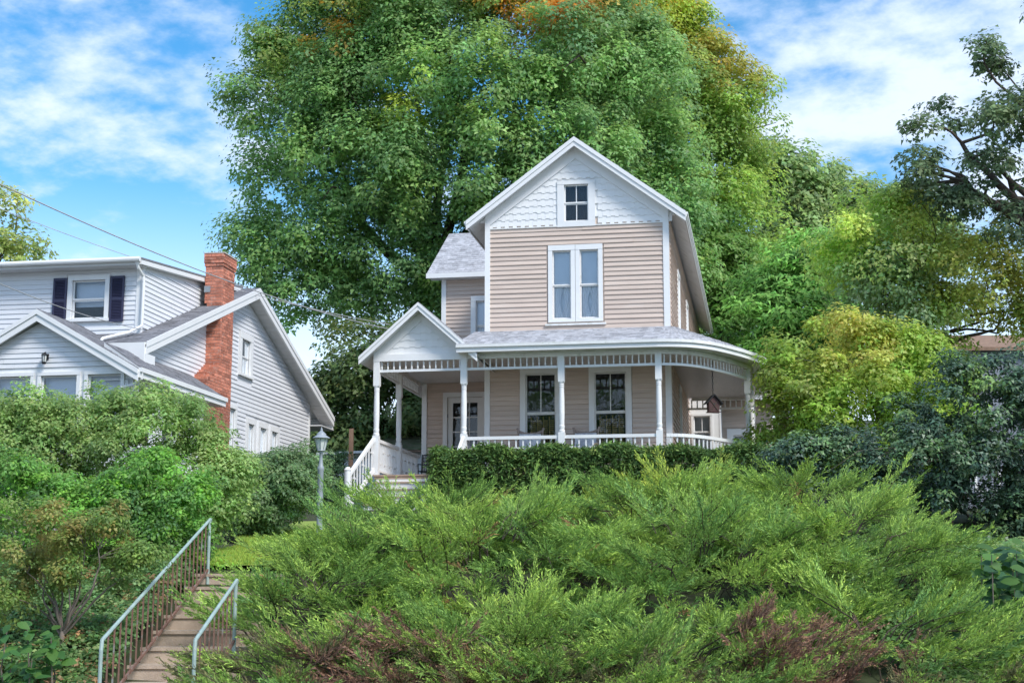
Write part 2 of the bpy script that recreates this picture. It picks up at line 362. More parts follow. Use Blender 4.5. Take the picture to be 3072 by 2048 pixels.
# ------------------------------------------------------------------ the tan house
HZ = 4.85
HO = (4.0258, 37.0, 3.5)
def build_house():
    H = empty('house', HO, -TH)
    tag(H, 'tan clapboard house with white gable, white trim and a curved wraparound porch', 'house')
    W = M['white']; UL, UR = -4.80, .04
    zf = -3.87 + HZ
    # --- main block walls
    F0 = mapf(0.0)
    wins1 = [(-3.73, -2.94, -3.35 + HZ, -1.14 + HZ), (-1.94, -1.12, -3.35 + HZ, -1.15 + HZ)]
    dbl = [(-3.01, -2.52, .28 + HZ, 2.10 + HZ), (-2.29, -1.80, .28 + HZ, 2.10 + HZ)]
    att = (-2.69, -2.05, 2.87 + HZ, 3.87 + HZ)
    holesP = [(-3.88, -2.79, zf, -1.0 + HZ), (-2.08, -.97, zf, -1.0 + HZ), (-3.16, -1.65, .15 + HZ, 2.24 + HZ)]
    panel(H, F0, UL, UR, 0, 2.95 + HZ, wins1 + dbl + [(att[0], att[1], att[2], 2.96 + HZ)], M['tan'])
    clap(H, F0, zf + .02, -.95 + HZ, .125, lambda z: (UL + .13, UR - .13), holesP, M['tan'])
    clap(H, F0, .0 + HZ, 2.76 + HZ, .125, lambda z: (UL + .13, UR - .13), holesP, M['tan'])
    # gable wall triangle behind the shingles, with the attic window opening
    uc, sl = -2.38, .748
    def under(z): return (uc - (4.89 - z) / sl, uc + (4.89 - z) / sl)
    mb = MB(); zs = [2.95, 3.4, 3.87, 4.87]
    for a, b in zip(zs[:-1], zs[1:]):
        for side in (0, 1):
            lo, hi = under(a)[side], under(b)[side]
            if a < 3.87: i0 = att[side]; i1 = att[side]
            else: i0 = i1 = uc
            q = [(lo, 0, a), (i0, 0, a), (i1, 0, b), (hi, 0, b)]
            mb.hexa([(x, .008, z + HZ) for x, y, z in q] + [(x, .12, z + HZ) for x, y, z in q])
    mb.build('gable_wall', W, H)
    # gable shingles, long and short butts alternating
    pitch = .178; sh = [mesh_of(MB().hexa([(-.0533, -.024, -d), (.0533, -.024, -d), (.0533, .006, -d), (-.0533, .006, -d), (-.0533, -.008, .19), (.0533, -.008, .19), (.0533, .006, .19), (-.0533, .006, .19)]), 'shingle', W) for d in (0, .03)]
    r = 0; z = 2.80
    while z < 4.55:
        lo, hi = under(z + .2)
        k = 0; x = uc - 2.38 + (r % 2) * .02
        while x < hi - .02:
            if x > lo + .03 and not (att[0] - .20 < x < att[1] + .20 and z < 3.97):
                place('shingle', sh[(k + r) % 2], H, (x, random.uniform(-.002, .002), z + HZ + random.uniform(-.003, .003)))
            x += .1075; k += 1
        z += pitch; r += 1
    MB().box(UL, UR, -.045, .01, 2.735 + HZ, 2.765 + HZ).build('drip_board', M['white_old'], H)
    # raking frieze boards under the soffit
    for sgn in (-1, 1):
        e = uc + sgn * 2.42
        p = [(uc, 4.90), (uc, 4.90 - .33), (e, 4.90 - .33 - 2.42 * sl), (e, 4.90 - 2.42 * sl)]
        mb = MB().hexa([(x, -.052, z + HZ) for x, z in p] + [(x, -.012, z + HZ) for x, z in p]); mb.build('frieze_board', W, H)
    # corner boards
    for a, b in ((UL, UL + .135), (UR - .15, UR)):
        MB().box(a - .004, b, -.05, .13, zf + .02, 2.96 + HZ).build('corner_board', W, H)
    # side walls
    Fs = maps(UR); depth = 17.0
    sidewins = [(3.1, 3.75, -3.1 + HZ, -1.2 + HZ), (3.2, 3.9, .35 + HZ, 2.05 + HZ), (7.6, 8.3, .35 + HZ, 2.05 + HZ)]
    panel(H, Fs, .0, depth, 0, 3.0 + HZ, sidewins, M['tan'])
    clap(H, Fs, zf + .02, -.96 + HZ, .125, lambda z: (.13, depth), [(a - .13, b + .13, c - .06, d + .13) for a, b, c, d in sidewins], M['tan'])
    clap(H, Fs, -.96 + HZ, 2.92 + HZ, .125, lambda z: (.13, depth), [(a - .13, b + .13, c - .06, d + .13) for a, b, c, d in sidewins], M['tan'])
    for a, b, c, d in sidewins: window(H, Fs, a, b, c, d, inside='blind', grid=((1, 1), (1, 1)))
    MB().box(UL, UL + .12, .12, depth, 0, 2.95 + HZ).build('wall', M['tan'], H)
    MB().box(UL, UR, depth, depth + .1, 0, 2.95 + HZ).build('wall', M['tan'], H)
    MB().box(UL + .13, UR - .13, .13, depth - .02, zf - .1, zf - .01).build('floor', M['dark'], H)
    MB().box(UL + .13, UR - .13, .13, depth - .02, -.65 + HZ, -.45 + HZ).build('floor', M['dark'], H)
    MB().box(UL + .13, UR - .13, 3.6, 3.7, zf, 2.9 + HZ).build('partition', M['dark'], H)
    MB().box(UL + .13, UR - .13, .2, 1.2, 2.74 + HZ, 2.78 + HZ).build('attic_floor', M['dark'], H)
    # windows
    window(H, F0, *att, cas=.18, grid=((2, 1), (2, 1)), inside='dark_curtain', sill=False, head=.10)
    for i, d in enumerate(dbl):
        window(H, F0, *d, cas=.11, head=.14, grid=((1, 1), (1, 1)), meet=1.17 + HZ, sill=False, sash=M['white_old'])
    MB().box(-3.20, -1.61, -.075, .0, .10 + HZ, .148 + HZ).build('sill', M['white_old'], H)
    for d in wins1: window(H, F0, *d, cas=.14, head=.14, grid=((2, 1), (1, 1)), meet=-2.17 + HZ, inside='shutters', sash=M['white_old'])
    # --- main roof
    y0, y1 = -.34, depth + .3
    for sgn in (-1, 1):
        ue = uc + sgn * 2.88; ze = 2.93; zr = 5.08
        e0, e1, r0, r1 = (ue, y0, ze + HZ), (ue, y1, ze + HZ), (uc, y0, zr + HZ), (uc, y1, zr + HZ)
        if sgn < 0: e0, e1, r0, r1 = e1, e0, r1, r0
        courses('roof_shingles', H, M['grey_roof'], roof_grid(e0, e1, r0, r1, 60, 22), .008)
        q = [e0, e1, r1, r0]
        slab(MB(), [(p[0], p[1], p[2] - .012) for p in q], .05).build('roof_deck', W, H)
        s_ = [(p[0] - (sgn * .04 if abs(p[0] - uc) > 1 else 0), p[1] + (.03 if p[1] < 0 else 0), p[2] - .15 + (.03 if abs(p[0] - uc) > 1 else 0)) for p in q]
        slab(MB(), s_, .03).build('soffit', M['white_old'], H)
        for k, (yy, zt, zb, dd) in enumerate(((y0 - .028, -.005, .12, .03), (y0 - .004, -.121, .25, .036))):
            p = [(ue, zt + ze), (uc, zt + zr), (uc, zr - zb), (ue, ze - zb)]
            MB().hexa([(x, yy, z + HZ) for x, z in p] + [(x, yy + dd, z + HZ) for x, z in p]).build('rake_board', W, H)
        b = MB()
        for k, (o, zt, zb) in enumerate(((.055, -.01, .07), (.03, -.071, .13), (.0, -.131, .2))):
            x = sorted((ue + sgn * o, ue - sgn * .02)); b.box(x[0], x[1], y0 + .02, y1, ze - zb + HZ, ze + zt + HZ)
        b.build('eave_moulding', W, H)
    # --- wing, set back on the other side
    Fw = mapf(2.6); Fw2 = mapf(5.0); wl = -7.08
    dz0, dz1 = zf, -1.35 + HZ
    panel(H, Fw, wl, UL, 0, -.2 + HZ, [(-6.36, -5.36, dz0, dz1)], M['tan'])
    clap(H, Fw, zf + .02, -.86 + HZ, .125, lambda z: (wl + .12, UL), [(-6.48, -5.24, 0, -1.22 + HZ)], M['tan'])
    win2 = (-6.04, -5.45, .35 + HZ, 1.85 + HZ)
    panel(H, Fw2, wl, UL, -.4 + HZ, 2.6 + HZ, [win2], M['tan'])
    clap(H, Fw2, -.3 + HZ, 2.55 + HZ, .125, lambda z: (wl + .13, UL), [(-6.18, -5.3, .2 + HZ, 2.0 + HZ)], M['tan'])
    window(H, Fw2, *win2, cas=.15, grid=((1, 1), (1, 1)))
    for y in (2.6, 5.0):
        MB().box(wl - .004, wl + .135, y - .05, y + .12, (zf + .02) if y < 4 else -.4 + HZ, (-.86 if y < 4 else 2.56) + HZ).build('corner_board', W, H)
    MB().box(wl, wl + .1, 2.72, 10.0, 0, 2.55 + HZ if False else -.2 + HZ).build('wall', M['tan'], H)
    p = [(5.12, -.3), (9.9, -.3), (9.9, 2.5), (7.5, 4.2), (5.12, 2.5)]
    mb = MB(); k = len(p); mb.add([(wl, y, z + HZ) for y, z in p] + [(wl + .1, y, z + HZ) for y, z in p], [tuple(range(k))[::-1], tuple(range(k, 2 * k))] + [(i, (i + 1) % k, k + (i + 1) % k, k + i) for i in range(k)]); mb.build('wall', M['tan'], H)
    MB().box(wl, UL, 9.9, 10.0, 0, 2.55 + HZ).build('wall', M['tan'], H)
    e0, e1, r0, r1 = (-7.46, 4.6, 2.66 + HZ), (-2.6, 4.6, 2.66 + HZ), (-7.42, 7.5, 4.58 + HZ), (-2.6, 7.5, 4.58 + HZ)
    courses('roof_shingles', H, M['grey_roof'], roof_grid(e0, e1, r0, r1, 22, 20), .012)
    slab(MB(), [(q[0], q[1], q[2] - .01) for q in (e0, e1, r1, r0)], .10).build('roof_deck', W, H)
    b0, b1 = (-7.46, 10.4, 2.66 + HZ), (-2.6, 10.4, 2.66 + HZ)
    slab(MB(), [r0, r1, b1, b0], .11).build('roof_back_slope', M['grey_roof'], H)
    MB().box(-7.48, UL + .01, 4.58, 4.63, 2.51 + HZ, 2.655 + HZ).build('fascia', W, H)
    MB().box(-7.40, UL + .01, 4.63, 5.0, 2.52 + HZ, 2.545 + HZ).build('soffit', M['white_old'], H)
    # door
    d = MB(); a, b = -6.36, -5.36
    mbox(d, Fw, a + .01, a + .15, -.05, -.005, dz0, dz1 - .01); mbox(d, Fw, b - .15, b - .01, -.05, -.005, dz0, dz1 - .01)
    mbox(d, Fw, a + .15, b - .15, -.05, -.006, dz1 - .16, dz1 - .01); mbox(d, Fw, a + .15, b - .15, -.05, -.006, dz0, dz0 + .32)
    gx0, gx1, gz0, gz1 = a + .15, b - .15, dz0 + .32, dz1 - .16
    for i in (1, 2): c = gx0 + (gx1 - gx0) * i / 3; mbox(d, Fw, c - .014, c + .014, -.04, -.01, gz0, gz1)
    for i in range(1, 5): c = gz0 + (gz1 - gz0) * i / 5; mbox(d, Fw, gx0, gx1, -.039, -.011, c - .014, c + .014)
    door = d.build('door', W, H)
    for i in range(3):
        for j in range(5):
            mbox(MB(), Fw, gx0 + (gx1 - gx0) * i / 3, gx0 + (gx1 - gx0) * (i + 1) / 3, -.028, -.022, gz0 + (gz1 - gz0) * j / 5, gz0 + (gz1 - gz0) * (j + 1) / 5).build('pane', M['glass'], door)
    MB().tube([Fw(b - .08, .02, dz0 + .95), Fw(b - .08, .06, dz0 + .95)], [.02, .032], 10).build('handle', M['black'], door)
    for hz_ in (.45, 1.95): mbox(MB(), Fw, a - .006, a + .016, -.004, .012, dz0 + hz_, dz0 + hz_ + .1).build('hinge', M['black'], door)
    c = MB(); mbox(c, Fw, a - .12, a, -.06, .046, dz0, dz1); mbox(c, Fw, b, b + .12, -.06, .046, dz0, dz1); mbox(c, Fw, a - .12, b + .12, -.06, .05, dz1, dz1 + .13); c.build('casing', W, door)
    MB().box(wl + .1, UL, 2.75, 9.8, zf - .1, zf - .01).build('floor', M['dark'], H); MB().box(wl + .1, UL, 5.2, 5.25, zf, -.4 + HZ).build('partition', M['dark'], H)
    # --- rear extension seen through the porch
    panel(H, mapf(8.2), .05, .98, 0, -.4 + HZ, [(.19, .70, -3.0 + HZ, -1.35 + HZ)], W, n0=-.1, n1=0)
    window(H, mapf(8.2), .19, .70, -3.0 + HZ, -1.35 + HZ, cas=.07, grid=((2, 1), (1, 1)), meet=-1.85 + HZ, inside='blind')
    MB().box(.95, 1.0, 8.2, 12, 0, -.4 + HZ).build('wall', W, H)
    Fr = mapf(10.2); rw = (1.35, 1.85, -2.9 + HZ, -1.75 + HZ)
    panel(H, Fr, 1.0, 2.6, 0, -1.0 + HZ, [rw], M['tan']); clap(H, Fr, -1.5 + HZ, -.2 + HZ, .13, lambda z: (1.0, 2.6), [], M['tan'])
    window(H, Fr, *rw, cas=.2, grid=((1, 1), (1, 1)), inside='blind')
    MB().box(1.0, 2.62, 10.12, 10.17, -3.87 + HZ, -3.1 + HZ).build('panel', W, H)
    slab(MB(), [(.0, 7.9, -.45 + HZ), (3.0, 9.6, -.7 + HZ), (3.0, 13, -.2 + HZ), (.0, 13, .3 + HZ)], .12).build('rear_roof', M['grey_roof'], H)
    # --- porch
    F = [(-7.17, -1.95), (-.15, -1.95), (.34, -1.82), (.75, -1.46), (1.02, -1.05), (1.25, -.63), (1.44, -.26), (1.60, .11), (1.77, .53), (1.91, .93), (1.99, 1.5), (2.0, 2.2), (2.0, 7.0)]
    def cr_pts(P, n=6):
        o = []
        for i in range(len(P) - 1):
            p0 = np.array(P[max(i - 1, 0)]); p1 = np.array(P[i]); p2 = np.array(P[i + 1]); p3 = np.array(P[min(i + 2, len(P) - 1)])
            L = np.linalg.norm(p2 - p1)
            if L > 1.5:
                for t in np.linspace(0, 1, int(L / .35), endpoint=False): o.append(tuple(p1 + (p2 - p1) * t))
                continue
            if np.linalg.norm(p1 - p0) > 1.5: p0 = p1 - (p2 - p1) * .6 * np.array([1.4, .2])
            if np.linalg.norm(p3 - p2) > 1.5: p3 = p2 + np.array([0, .5])
            for t in np.linspace(0, 1, n, endpoint=False):
                o.append(tuple(.5 * ((2 * p1) + (-p0 + p2) * t + (2 * p0 - 5 * p1 + 4 * p2 - p3) * t * t + (-p0 + 3 * p1 - 3 * p2 + p3) * t ** 3)))
        o.append(P[-1]); return o
    B = cr_pts(F); B = [np.array(b) for b in B]
    nrm = []
    for i in range(len(B)):
        t = B[min(i + 1, len(B) - 1)] - B[max(i - 1, 0)]; t = t / np.linalg.norm(t); nrm.append(np.array([t[1], -t[0]]))
    Eo = [b + n_ * .46 for b, n_ in zip(B, nrm)]
    Hp = [np.array([min(b[0], UR), 0.0]) if b[1] < 0 else np.array([UR, b[1] * (b[1] > 0)]) for b in B]
    Hp = [np.array([UR if b[0] > -.2 and b[1] <= 0 and b[0] > UR else min(b[0], UR), 0.0]) if b[1] <= 0 else np.array([UR, b[1]]) for b in B]
    st = next(i for i, b in enumerate(B) if b[0] > -5.25)
    K = 9
    grid = [[(Eo[i][0] + (Hp[i][0] - Eo[i][0]) * k / K, Eo[i][1] + (Hp[i][1] - Eo[i][1]) * k / K, HZ - .73 + .735 * (k / K) ** .93) for k in range(K + 1)] for i in range(st, len(B))]
    fine = []
    for i in range(len(grid) - 1):
        n_ = 2
        for t in range(n_): fine.append([lerp(grid[i][k], grid[i + 1][k], t / n_) for k in range(K + 1)])
    fine.append(grid[-1])
    courses('porch_roof_shingles', H, M['grey_roof'], fine, .012)
    def ribbon(name, path, off0, off1, z0, z1, mat, i0=0, i1=None):
        mb = MB(); idx = list(range(i0, i1 or len(path)))
        for j in idx:
            for off, z in ((off0, z0), (off1, z0), (off1, z1), (off0, z1)):
                q = B[j] + nrm[j] * off; mb.v.append((q[0], q[1], z + HZ))
        for k in range(len(idx) - 1):
            for e in range(4): a = k * 4 + e; b = k * 4 + (e + 1) % 4; mb.f.append((a, b, b + 4, a + 4))
        mb.f.append((0, 1, 2, 3)); n_ = (len(idx) - 1) * 4; mb.f.append((n_ + 3, n_ + 2, n_ + 1, n_))
        return mb.build(name, mat, H)
    ribbon('gutter', B, .42, .50, -.81, -.735, M['white_old'], st)
    ribbon('fascia', B, .40, .455, -.92, -.805, W, st)
    ribbon('porch_soffit', B, .075, .41, -.905, -.885, M['white_old'], st)
    ribbon('beam', B, -.06, .065, -1.03, -.87, M['white_old'])
    ribbon('frieze_rail', B, -.028, .028, -1.305, -1.245, W)
    spin = mesh_of(MB().lathe([(.017, -.235), (.024, -.18), (.015, -.12), (.022, -.06), (.017, .02)], n=8), 'spindle', W, True)
    # arc length positions along the beam
    seg = [0]
    for i in range(1, len(B)): seg.append(seg[-1] + np.linalg.norm(B[i] - B[i - 1]))
    def along(s):
        i = min(max(np.searchsorted(seg, s) - 1, 0), len(B) - 2); t = (s - seg[i]) / (seg[i + 1] - seg[i]); return B[i] + (B[i + 1] - B[i]) * t
    s = .12
    while s < seg[-1] - .05:
        q = along(s); place('spindle', spin, H, (q[0], q[1], -1.02 + HZ)); s += .153
    # side frieze (entry bay side) and back frieze
    MB().box(-7.225, -7.11, -1.88, 2.56, -1.03 + HZ, -.87 + HZ).build('beam', M['white_old'], H); MB().box(-7.195, -7.14, -1.88, 2.56, -1.305 + HZ, -1.245 + HZ).build('frieze_rail', W, H)
    y = -1.75
    while y < 2.5: place('spindle', spin, H, (-7.167, y, -1.02 + HZ)); y += .172
    MB().box(.2, 2.05, 6.95, 7.05, -1.03 + HZ, -.87 + HZ).build('beam', M['white_old'], H); MB().box(.05, 2.0, 6.97, 7.03, -1.305 + HZ, -1.245 + HZ).build('frieze_rail', W, H)
    x = .2
    while x < 1.95: place('spindle', spin, H, (x, 7.0, -1.02 + HZ)); x += .165
    # posts
    pr = MB(); S = .078
    pr.box(-S, S, -S, S, .0, .98); pr.box(-S, S, -S, S, 2.22, 2.86)
    pr.lathe([(.074, .98), (.078, 1.0), (.078, 1.03), (.062, 1.05), (.068, 1.08), (.072, 1.12), (.072, 1.14), (.064, 1.16), (.066, 1.28), (.071, 1.45), (.069, 1.75), (.063, 2.02), (.061, 2.08), (.067, 2.09), (.067, 2.11), (.061, 2.12), (.067, 2.135), (.067, 2.155), (.06, 2.17), (.074, 2.2), (.076, 2.225)], n=16)
    pm = mesh_of(pr, 'post', W)
    for (x, y) in ((-7.17, -1.95), (-4.95, -1.95), (-2.52, -1.95), (-.15, -1.95), (1.93, .98), (2.0, 3.6), (2.0, 7.0), (-7.167, .3)):
        place('post', pm, H, (x, y, zf))
    # ceiling and floor
    mbc = MB(); mbf = MB()
    for i in range(len(B) - 1):
        q = [B[i], B[i + 1], Hp[i + 1], Hp[i]]
        if np.linalg.norm(q[2] - q[3]) < 1e-6: q[3] = q[3] + np.array([-.001, 0])
        mbc.hexa([(p_[0], p_[1], -.95 + HZ) for p_ in q] + [(p_[0], p_[1], -.93 + HZ) for p_ in q])
        q2 = [B[i] + nrm[i] * .12, B[i + 1] + nrm[i + 1] * .12, q[2], q[3]]
        mbf.hexa([(p_[0], p_[1], zf - .1) for p_ in q2] + [(p_[0], p_[1], zf) for p_ in q2])
    mbc.box(-7.15, UL - .004, .001, 2.56, -.95 + HZ, -.93 + HZ); mbf.box(-7.25, UL - .004, .001, 2.56, zf - .1, zf)
    mbc.build('porch_ceiling', M['ceil'], H); mbf.build('porch_floor', M['tread'], H)
    k = MB()
    for y in np.arange(-1.85, 7, .105): k.box(-4.7 if y < 0 else .06, 1.9 if y > .9 else .6 + (y + 1.9) * .45, y, y + .006, -.953 + HZ, -.949 + HZ)
    k.build('ceiling_board_joint', M['dark'], H)['kind'] = 'stuff'
    ribbon('porch_skirt', B, -.02, .03, -4.85, -3.975, M['white_old'])
    # entry gable
    gx, gs = -6.05, .885; gw = 1.50; gz0 = -.95; gz1 = gz0 + gw * gs
    for sgn in (-1, 1):
        e = gx + sgn * gw; ya, yb = -2.34, 5.0
        q = [(e, ya, gz0 + HZ), (e, yb, gz0 + HZ), (gx, yb, gz1 + HZ), (gx, ya, gz1 + HZ)]
        if sgn < 0: q = [q[1], q[0], q[3], q[2]]
        courses('roof_shingles', H, M['grey_roof'], roof_grid(q[0], q[1], q[3], q[2], 40, 12), .008)
        slab(MB(), [(p_[0], p_[1], p_[2] - .012) for p_ in q], .05).build('roof_deck', W, H)
        slab(MB(), [(p_[0], p_[1] + (.03 if p_[1] < 0 else 0), p_[2] - .125) for p_ in q], .025).build('soffit', M['white_old'], H)
        for yy, zt, zb, dd in ((ya - .026, -.005, .085, .028), (ya - .004, -.086, .2, .03)):
            p_ = [(e, zt + gz0), (gx, zt + gz1), (gx, gz1 - zb), (e, gz0 - zb)]
            MB().hexa([(x, yy, z + HZ) for x, z in p_] + [(x, yy + dd, z + HZ) for x, z in p_]).build('rake_board', W, H)
    p_ = [(-7.29, -.88), (-4.81, -.88), (-6.05, .222)]
    MB().add([(x, -1.96, z + HZ) for x, z in p_] + [(x, -1.86, z + HZ) for x, z in p_], [(0, 1, 2), (5, 4, 3), (0, 3, 4, 1), (1, 4, 5, 2), (2, 5, 3, 0)]).build('gable_wall', W, H)
    sh2 = [mesh_of(MB().hexa([(-.0697, -.024, -d), (.0697, -.024, -d), (.0697, .0, -d), (-.0697, .0, -d), (-.0697, -.008, .185), (.0697, -.008, .185), (.068, .0, .185), (-.068, .0, .185)]), 'shingle', W) for d in (0, .022)]
    for r in range(6):
        z = -.86 + r * .177; half = (gz1 - .15 - z - .19) / gs; x = gx - 1.2; k = 0
        while x < gx + half - .02:
            if x > gx - half + .02 and abs(x - gx) < 1.2: place('shingle', sh2[(k + r) % 2] if r else sh2[0], H, (x, -1.962 + random.uniform(-.002, .002), z + HZ + random.uniform(-.002, .002)))
            x += .1405; k += 1
    MB().box(-7.25, -4.87, -2.035, -1.87, -1.035 + HZ, -.865 + HZ).build('beam', W, H)
    for sgn in (-1, 1):
        e = gx + sgn * 1.2; p_ = [(gx, .225), (gx, .225 - .26), (e, .225 - .26 - 1.2 * gs), (e, .225 - 1.2 * gs)]
        MB().hexa([(x, -2.0, z + HZ) for x, z in p_] + [(x, -1.964, z + HZ) for x, z in p_]).build('frieze_board', W, H)
    # railings
    def rail(path, name='handrail', base=zf, top=.91):
        mt_, ml_ = MB(), MB()
        for i in range(len(path) - 1):
            a, b = Vector((*path[i], 0)), Vector((*path[i + 1], 0)); t = (b - a).normalized(); n_ = Vector((t.y, -t.x, 0))
            for mb, zz, h, w_ in ((mt_, top - .08, .08, .045), (ml_, .10, .05, .03)):
                q = [a - n_ * w_, a + n_ * w_, b + n_ * w_, b - n_ * w_]
                mb.hexa([(v.x, v.y, base + zz) for v in q] + [(v.x, v.y, base + zz + h) for v in q])
        mt_.build(name, W, H); ml_.build('bottom_rail', W, H)
    bal = mesh_of(MB().box(-.017, .017, -.017, .017, .15, .83), 'baluster', W); balS = mesh_of(MB().box(-.017, .017, -.017, .017, .62, .83).box(-.017, .017, -.017, .017, .15, .55), 'baluster', W)
    crossb = mesh_of(MB().box(-.10, .10, -.013, .013, .60, .635), 'cross_piece', W); crossl = mesh_of(MB().box(-.10, .10, -.013, .013, .30, .335), 'cross_piece', W)
    def balusters(p0, p1, sp=.165):
        a, b = np.array(p0), np.array(p1); L = np.linalg.norm(b - a); n_ = int(L / sp); ang = math.atan2(b[1] - a[1], b[0] - a[0])
        for i in range(1, n_):
            q = a + (b - a) * i / n_; place('baluster', bal, H, (q[0], q[1], zf), ang)
            if i % 3 == 1: place('cross_piece', crossb, H, (q[0], q[1], zf), ang)
            if i % 3 == 2: place('cross_piece', crossl, H, (q[0], q[1], zf), ang)
    for a, b in (((-4.87, -1.95), (-2.6, -1.95)), ((-2.44, -1.95), (-.23, -1.95)), ((-7.167, -1.87), (-7.167, .22)), ((-7.167, .38), (-7.167, 2.56)), ((2.0, 1.05), (2.0, 3.52)), ((2.0, 3.68), (2.0, 6.92))):
        rail([a, b]); balusters(a, b, .165 if a[0] > -7 else .15)
    i0 = next(i for i, b in enumerate(B) if b[0] > -.07); i1 = next(i for i, b in enumerate(B) if b[1] > .92)
    cp = [tuple(B[i]) for i in range(i0, i1 + 1)]; rail(cp)
    sa = seg[i0] + .1
    while sa < seg[i1] - .05:
        q = along(sa); place('baluster', bal, H, (q[0], q[1], zf)); sa += .165
    # steps
    for i in range(5):
        z = zf - .195 * i; y = -2.07 - .27 * i
        if i: MB().box(-7.16, -4.98, y - .02, y + .30, z - .035, z).build('tread', M['tread'], H)
        MB().box(-7.13, -5.0, y + .008, y + .03, z - .195, z - .037 if i else z - .1).build('riser', W, H)
    MB().box(-7.2, -4.95, -2.09, -1.95, zf - .036, zf + .003).build('tread', M['tread'], H)
    for x0, x1 in ((-7.2, -7.47), (-4.95, -4.95)):
        mb = MB(); top = (x0, -1.98, zf + .88); low = (x1, -3.32, zf - .16) if x1 < -6 else (x1, -2.55, zf + .46)
        for dz, h, w_ in ((0, .085, .04), (-.78, .12, .025)):
            a, b = top, low
            mb.hexa([(a[0] - w_, a[1], a[2] + dz), (a[0] + w_, a[1], a[2] + dz), (b[0] + w_, b[1], b[2] + dz), (b[0] - w_, b[1], b[2] + dz), (a[0] - w_, a[1], a[2] + dz + h), (a[0] + w_, a[1], a[2] + dz + h), (b[0] + w_, b[1], b[2] + dz + h), (b[0] - w_, b[1], b[2] + dz + h)])
        mb.build('stair_handrail', W, H)
        for i in range(1, 9):
            q = lerp(top, low, i / 9); MB().box(q[0] - .016, q[0] + .016, q[1] - .016, q[1] + .016, q[2] - .70, q[2] + .01).build('baluster', W, H)
            if i % 3 == 1: MB().box(q[0] - .013, q[0] + .013, q[1] - .09, q[1] + .09, q[2] - .24, q[2] - .2).build('cross_piece', W, H)
        if x1 < -6: MB().lathe([(.075, zf - 1.25), (.075, zf + .0), (.088, zf + .01), (.088, zf + .03), (.07, zf + .05), (.05, zf + .09), (.0, zf + .10)], x1, -3.38, 14).build('newel_post', W, H)
    return H
HOUSE = build_house()
def hw(u, w, z): return np.array(HO) + np.array(U3) * u + np.array(W3) * w + np.array([0, 0, z + HZ])
PF = -3.87     # porch floor height in house terms

# ------------------------------------------------------------------ things on the porch
def wicker_chair(u, w, label, rot):
    p = hw(u, w, PF); C = empty('wicker_chair', p, -TH + rot); C.scale = (1.1, 1.1, 1.2); tag(C, label, 'chair', 'wicker chairs on the porch')
    for sx in (-.27, .27):
        MB().tube([(sx, -.25, 0), (sx, -.25, .42)], .022, 8).build('leg', M['wicker'], C); MB().tube([(sx, .25, 0), (sx, .27, .45), (sx * 1.05, .33, .98), (sx * 1.12, .36, 1.06)], [.022, .022, .02, .028], 8).build('leg', M['wicker'], C)
        MB().tube([(sx * 1.1, .27, .66), (sx * 1.2, 0, .68), (sx * 1.15, -.28, .64), (sx, -.26, .42)], .024, 8).build('arm', M['wicker'], C)
    MB().box(-.28, .28, -.28, .28, .38, .43).build('seat', M['wicker'], C)
    MB().box(-.26, .26, -.27, .25, .43, .51).build('seat_cushion', M['cushion'], C)
    b = MB()
    for i in range(9):
        x = -.26 + .52 * i / 8; b.tube([(x, .26, .42), (x, .33, .93 - .05 * math.cos(i / 8 * 2 * math.pi))], .012, 6)
    b.tube([(-.3, .355, 1.0), (-.15, .345, .95), (0, .34, .93), (.15, .345, .95), (.3, .355, 1.0)], .03, 8)
    b.build('backrest', M['wicker'], C)
    mb = MB().hexa([(-.25, .21, .5), (.25, .21, .5), (.25, .29, .5), (-.25, .29, .5), (-.25, .27, .93), (.25, .27, .93), (.25, .33, .93), (-.25, .33, .93)]); mb.build('back_cushion', M['cushion'], C)
wicker_chair(-3.5, -.75, 'wicker chair with pale cushion behind the railing, the one nearer the front door', .12)
wicker_chair(-2.15, -.75, 'wicker chair behind the railing between the middle posts, farther from the front door', -.1)
def iron_bench():
    p = hw(-6.55, 2.05, PF); C = empty('iron_bench', p, -TH); tag(C, 'small black wrought iron bench beside the front door', 'bench')
    for sx in (-.45, .45):
        MB().tube([(sx, -.2, 0), (sx, -.2, .4), (sx, -.22, .6), (sx, .18, .62)], .016, 6).build('leg', M['black'], C); MB().tube([(sx, .2, 0), (sx, .2, .45), (sx, .27, .9)], .016, 6).build('leg', M['black'], C)
    s = MB()
    for i in range(7): s.box(-.45, .45, -.2 + i * .058, -.16 + i * .058, .40, .42)
    s.build('seat', M['black'], C); b = MB()
    b.tube([(-.45, .27, .88), (0, .28, .93), (.45, .27, .88)], .018, 6); b.tube([(-.45, .23, .62), (.45, .23, .62)], .014, 6)
    for i in range(17): x = -.42 + .84 * i / 16; b.tube([(x, .21, .45), (x, .27, .89)], .01, 5)
    for i in range(6):
        x = -.37 + .148 * i; b.tube([(x + .05 * math.cos(t), .25 + .0 * t, .76 + .06 * math.sin(t)) for t in np.linspace(0, 6.28, 13)], .009, 5)
    b.build('backrest', M['black'], C)
iron_bench()
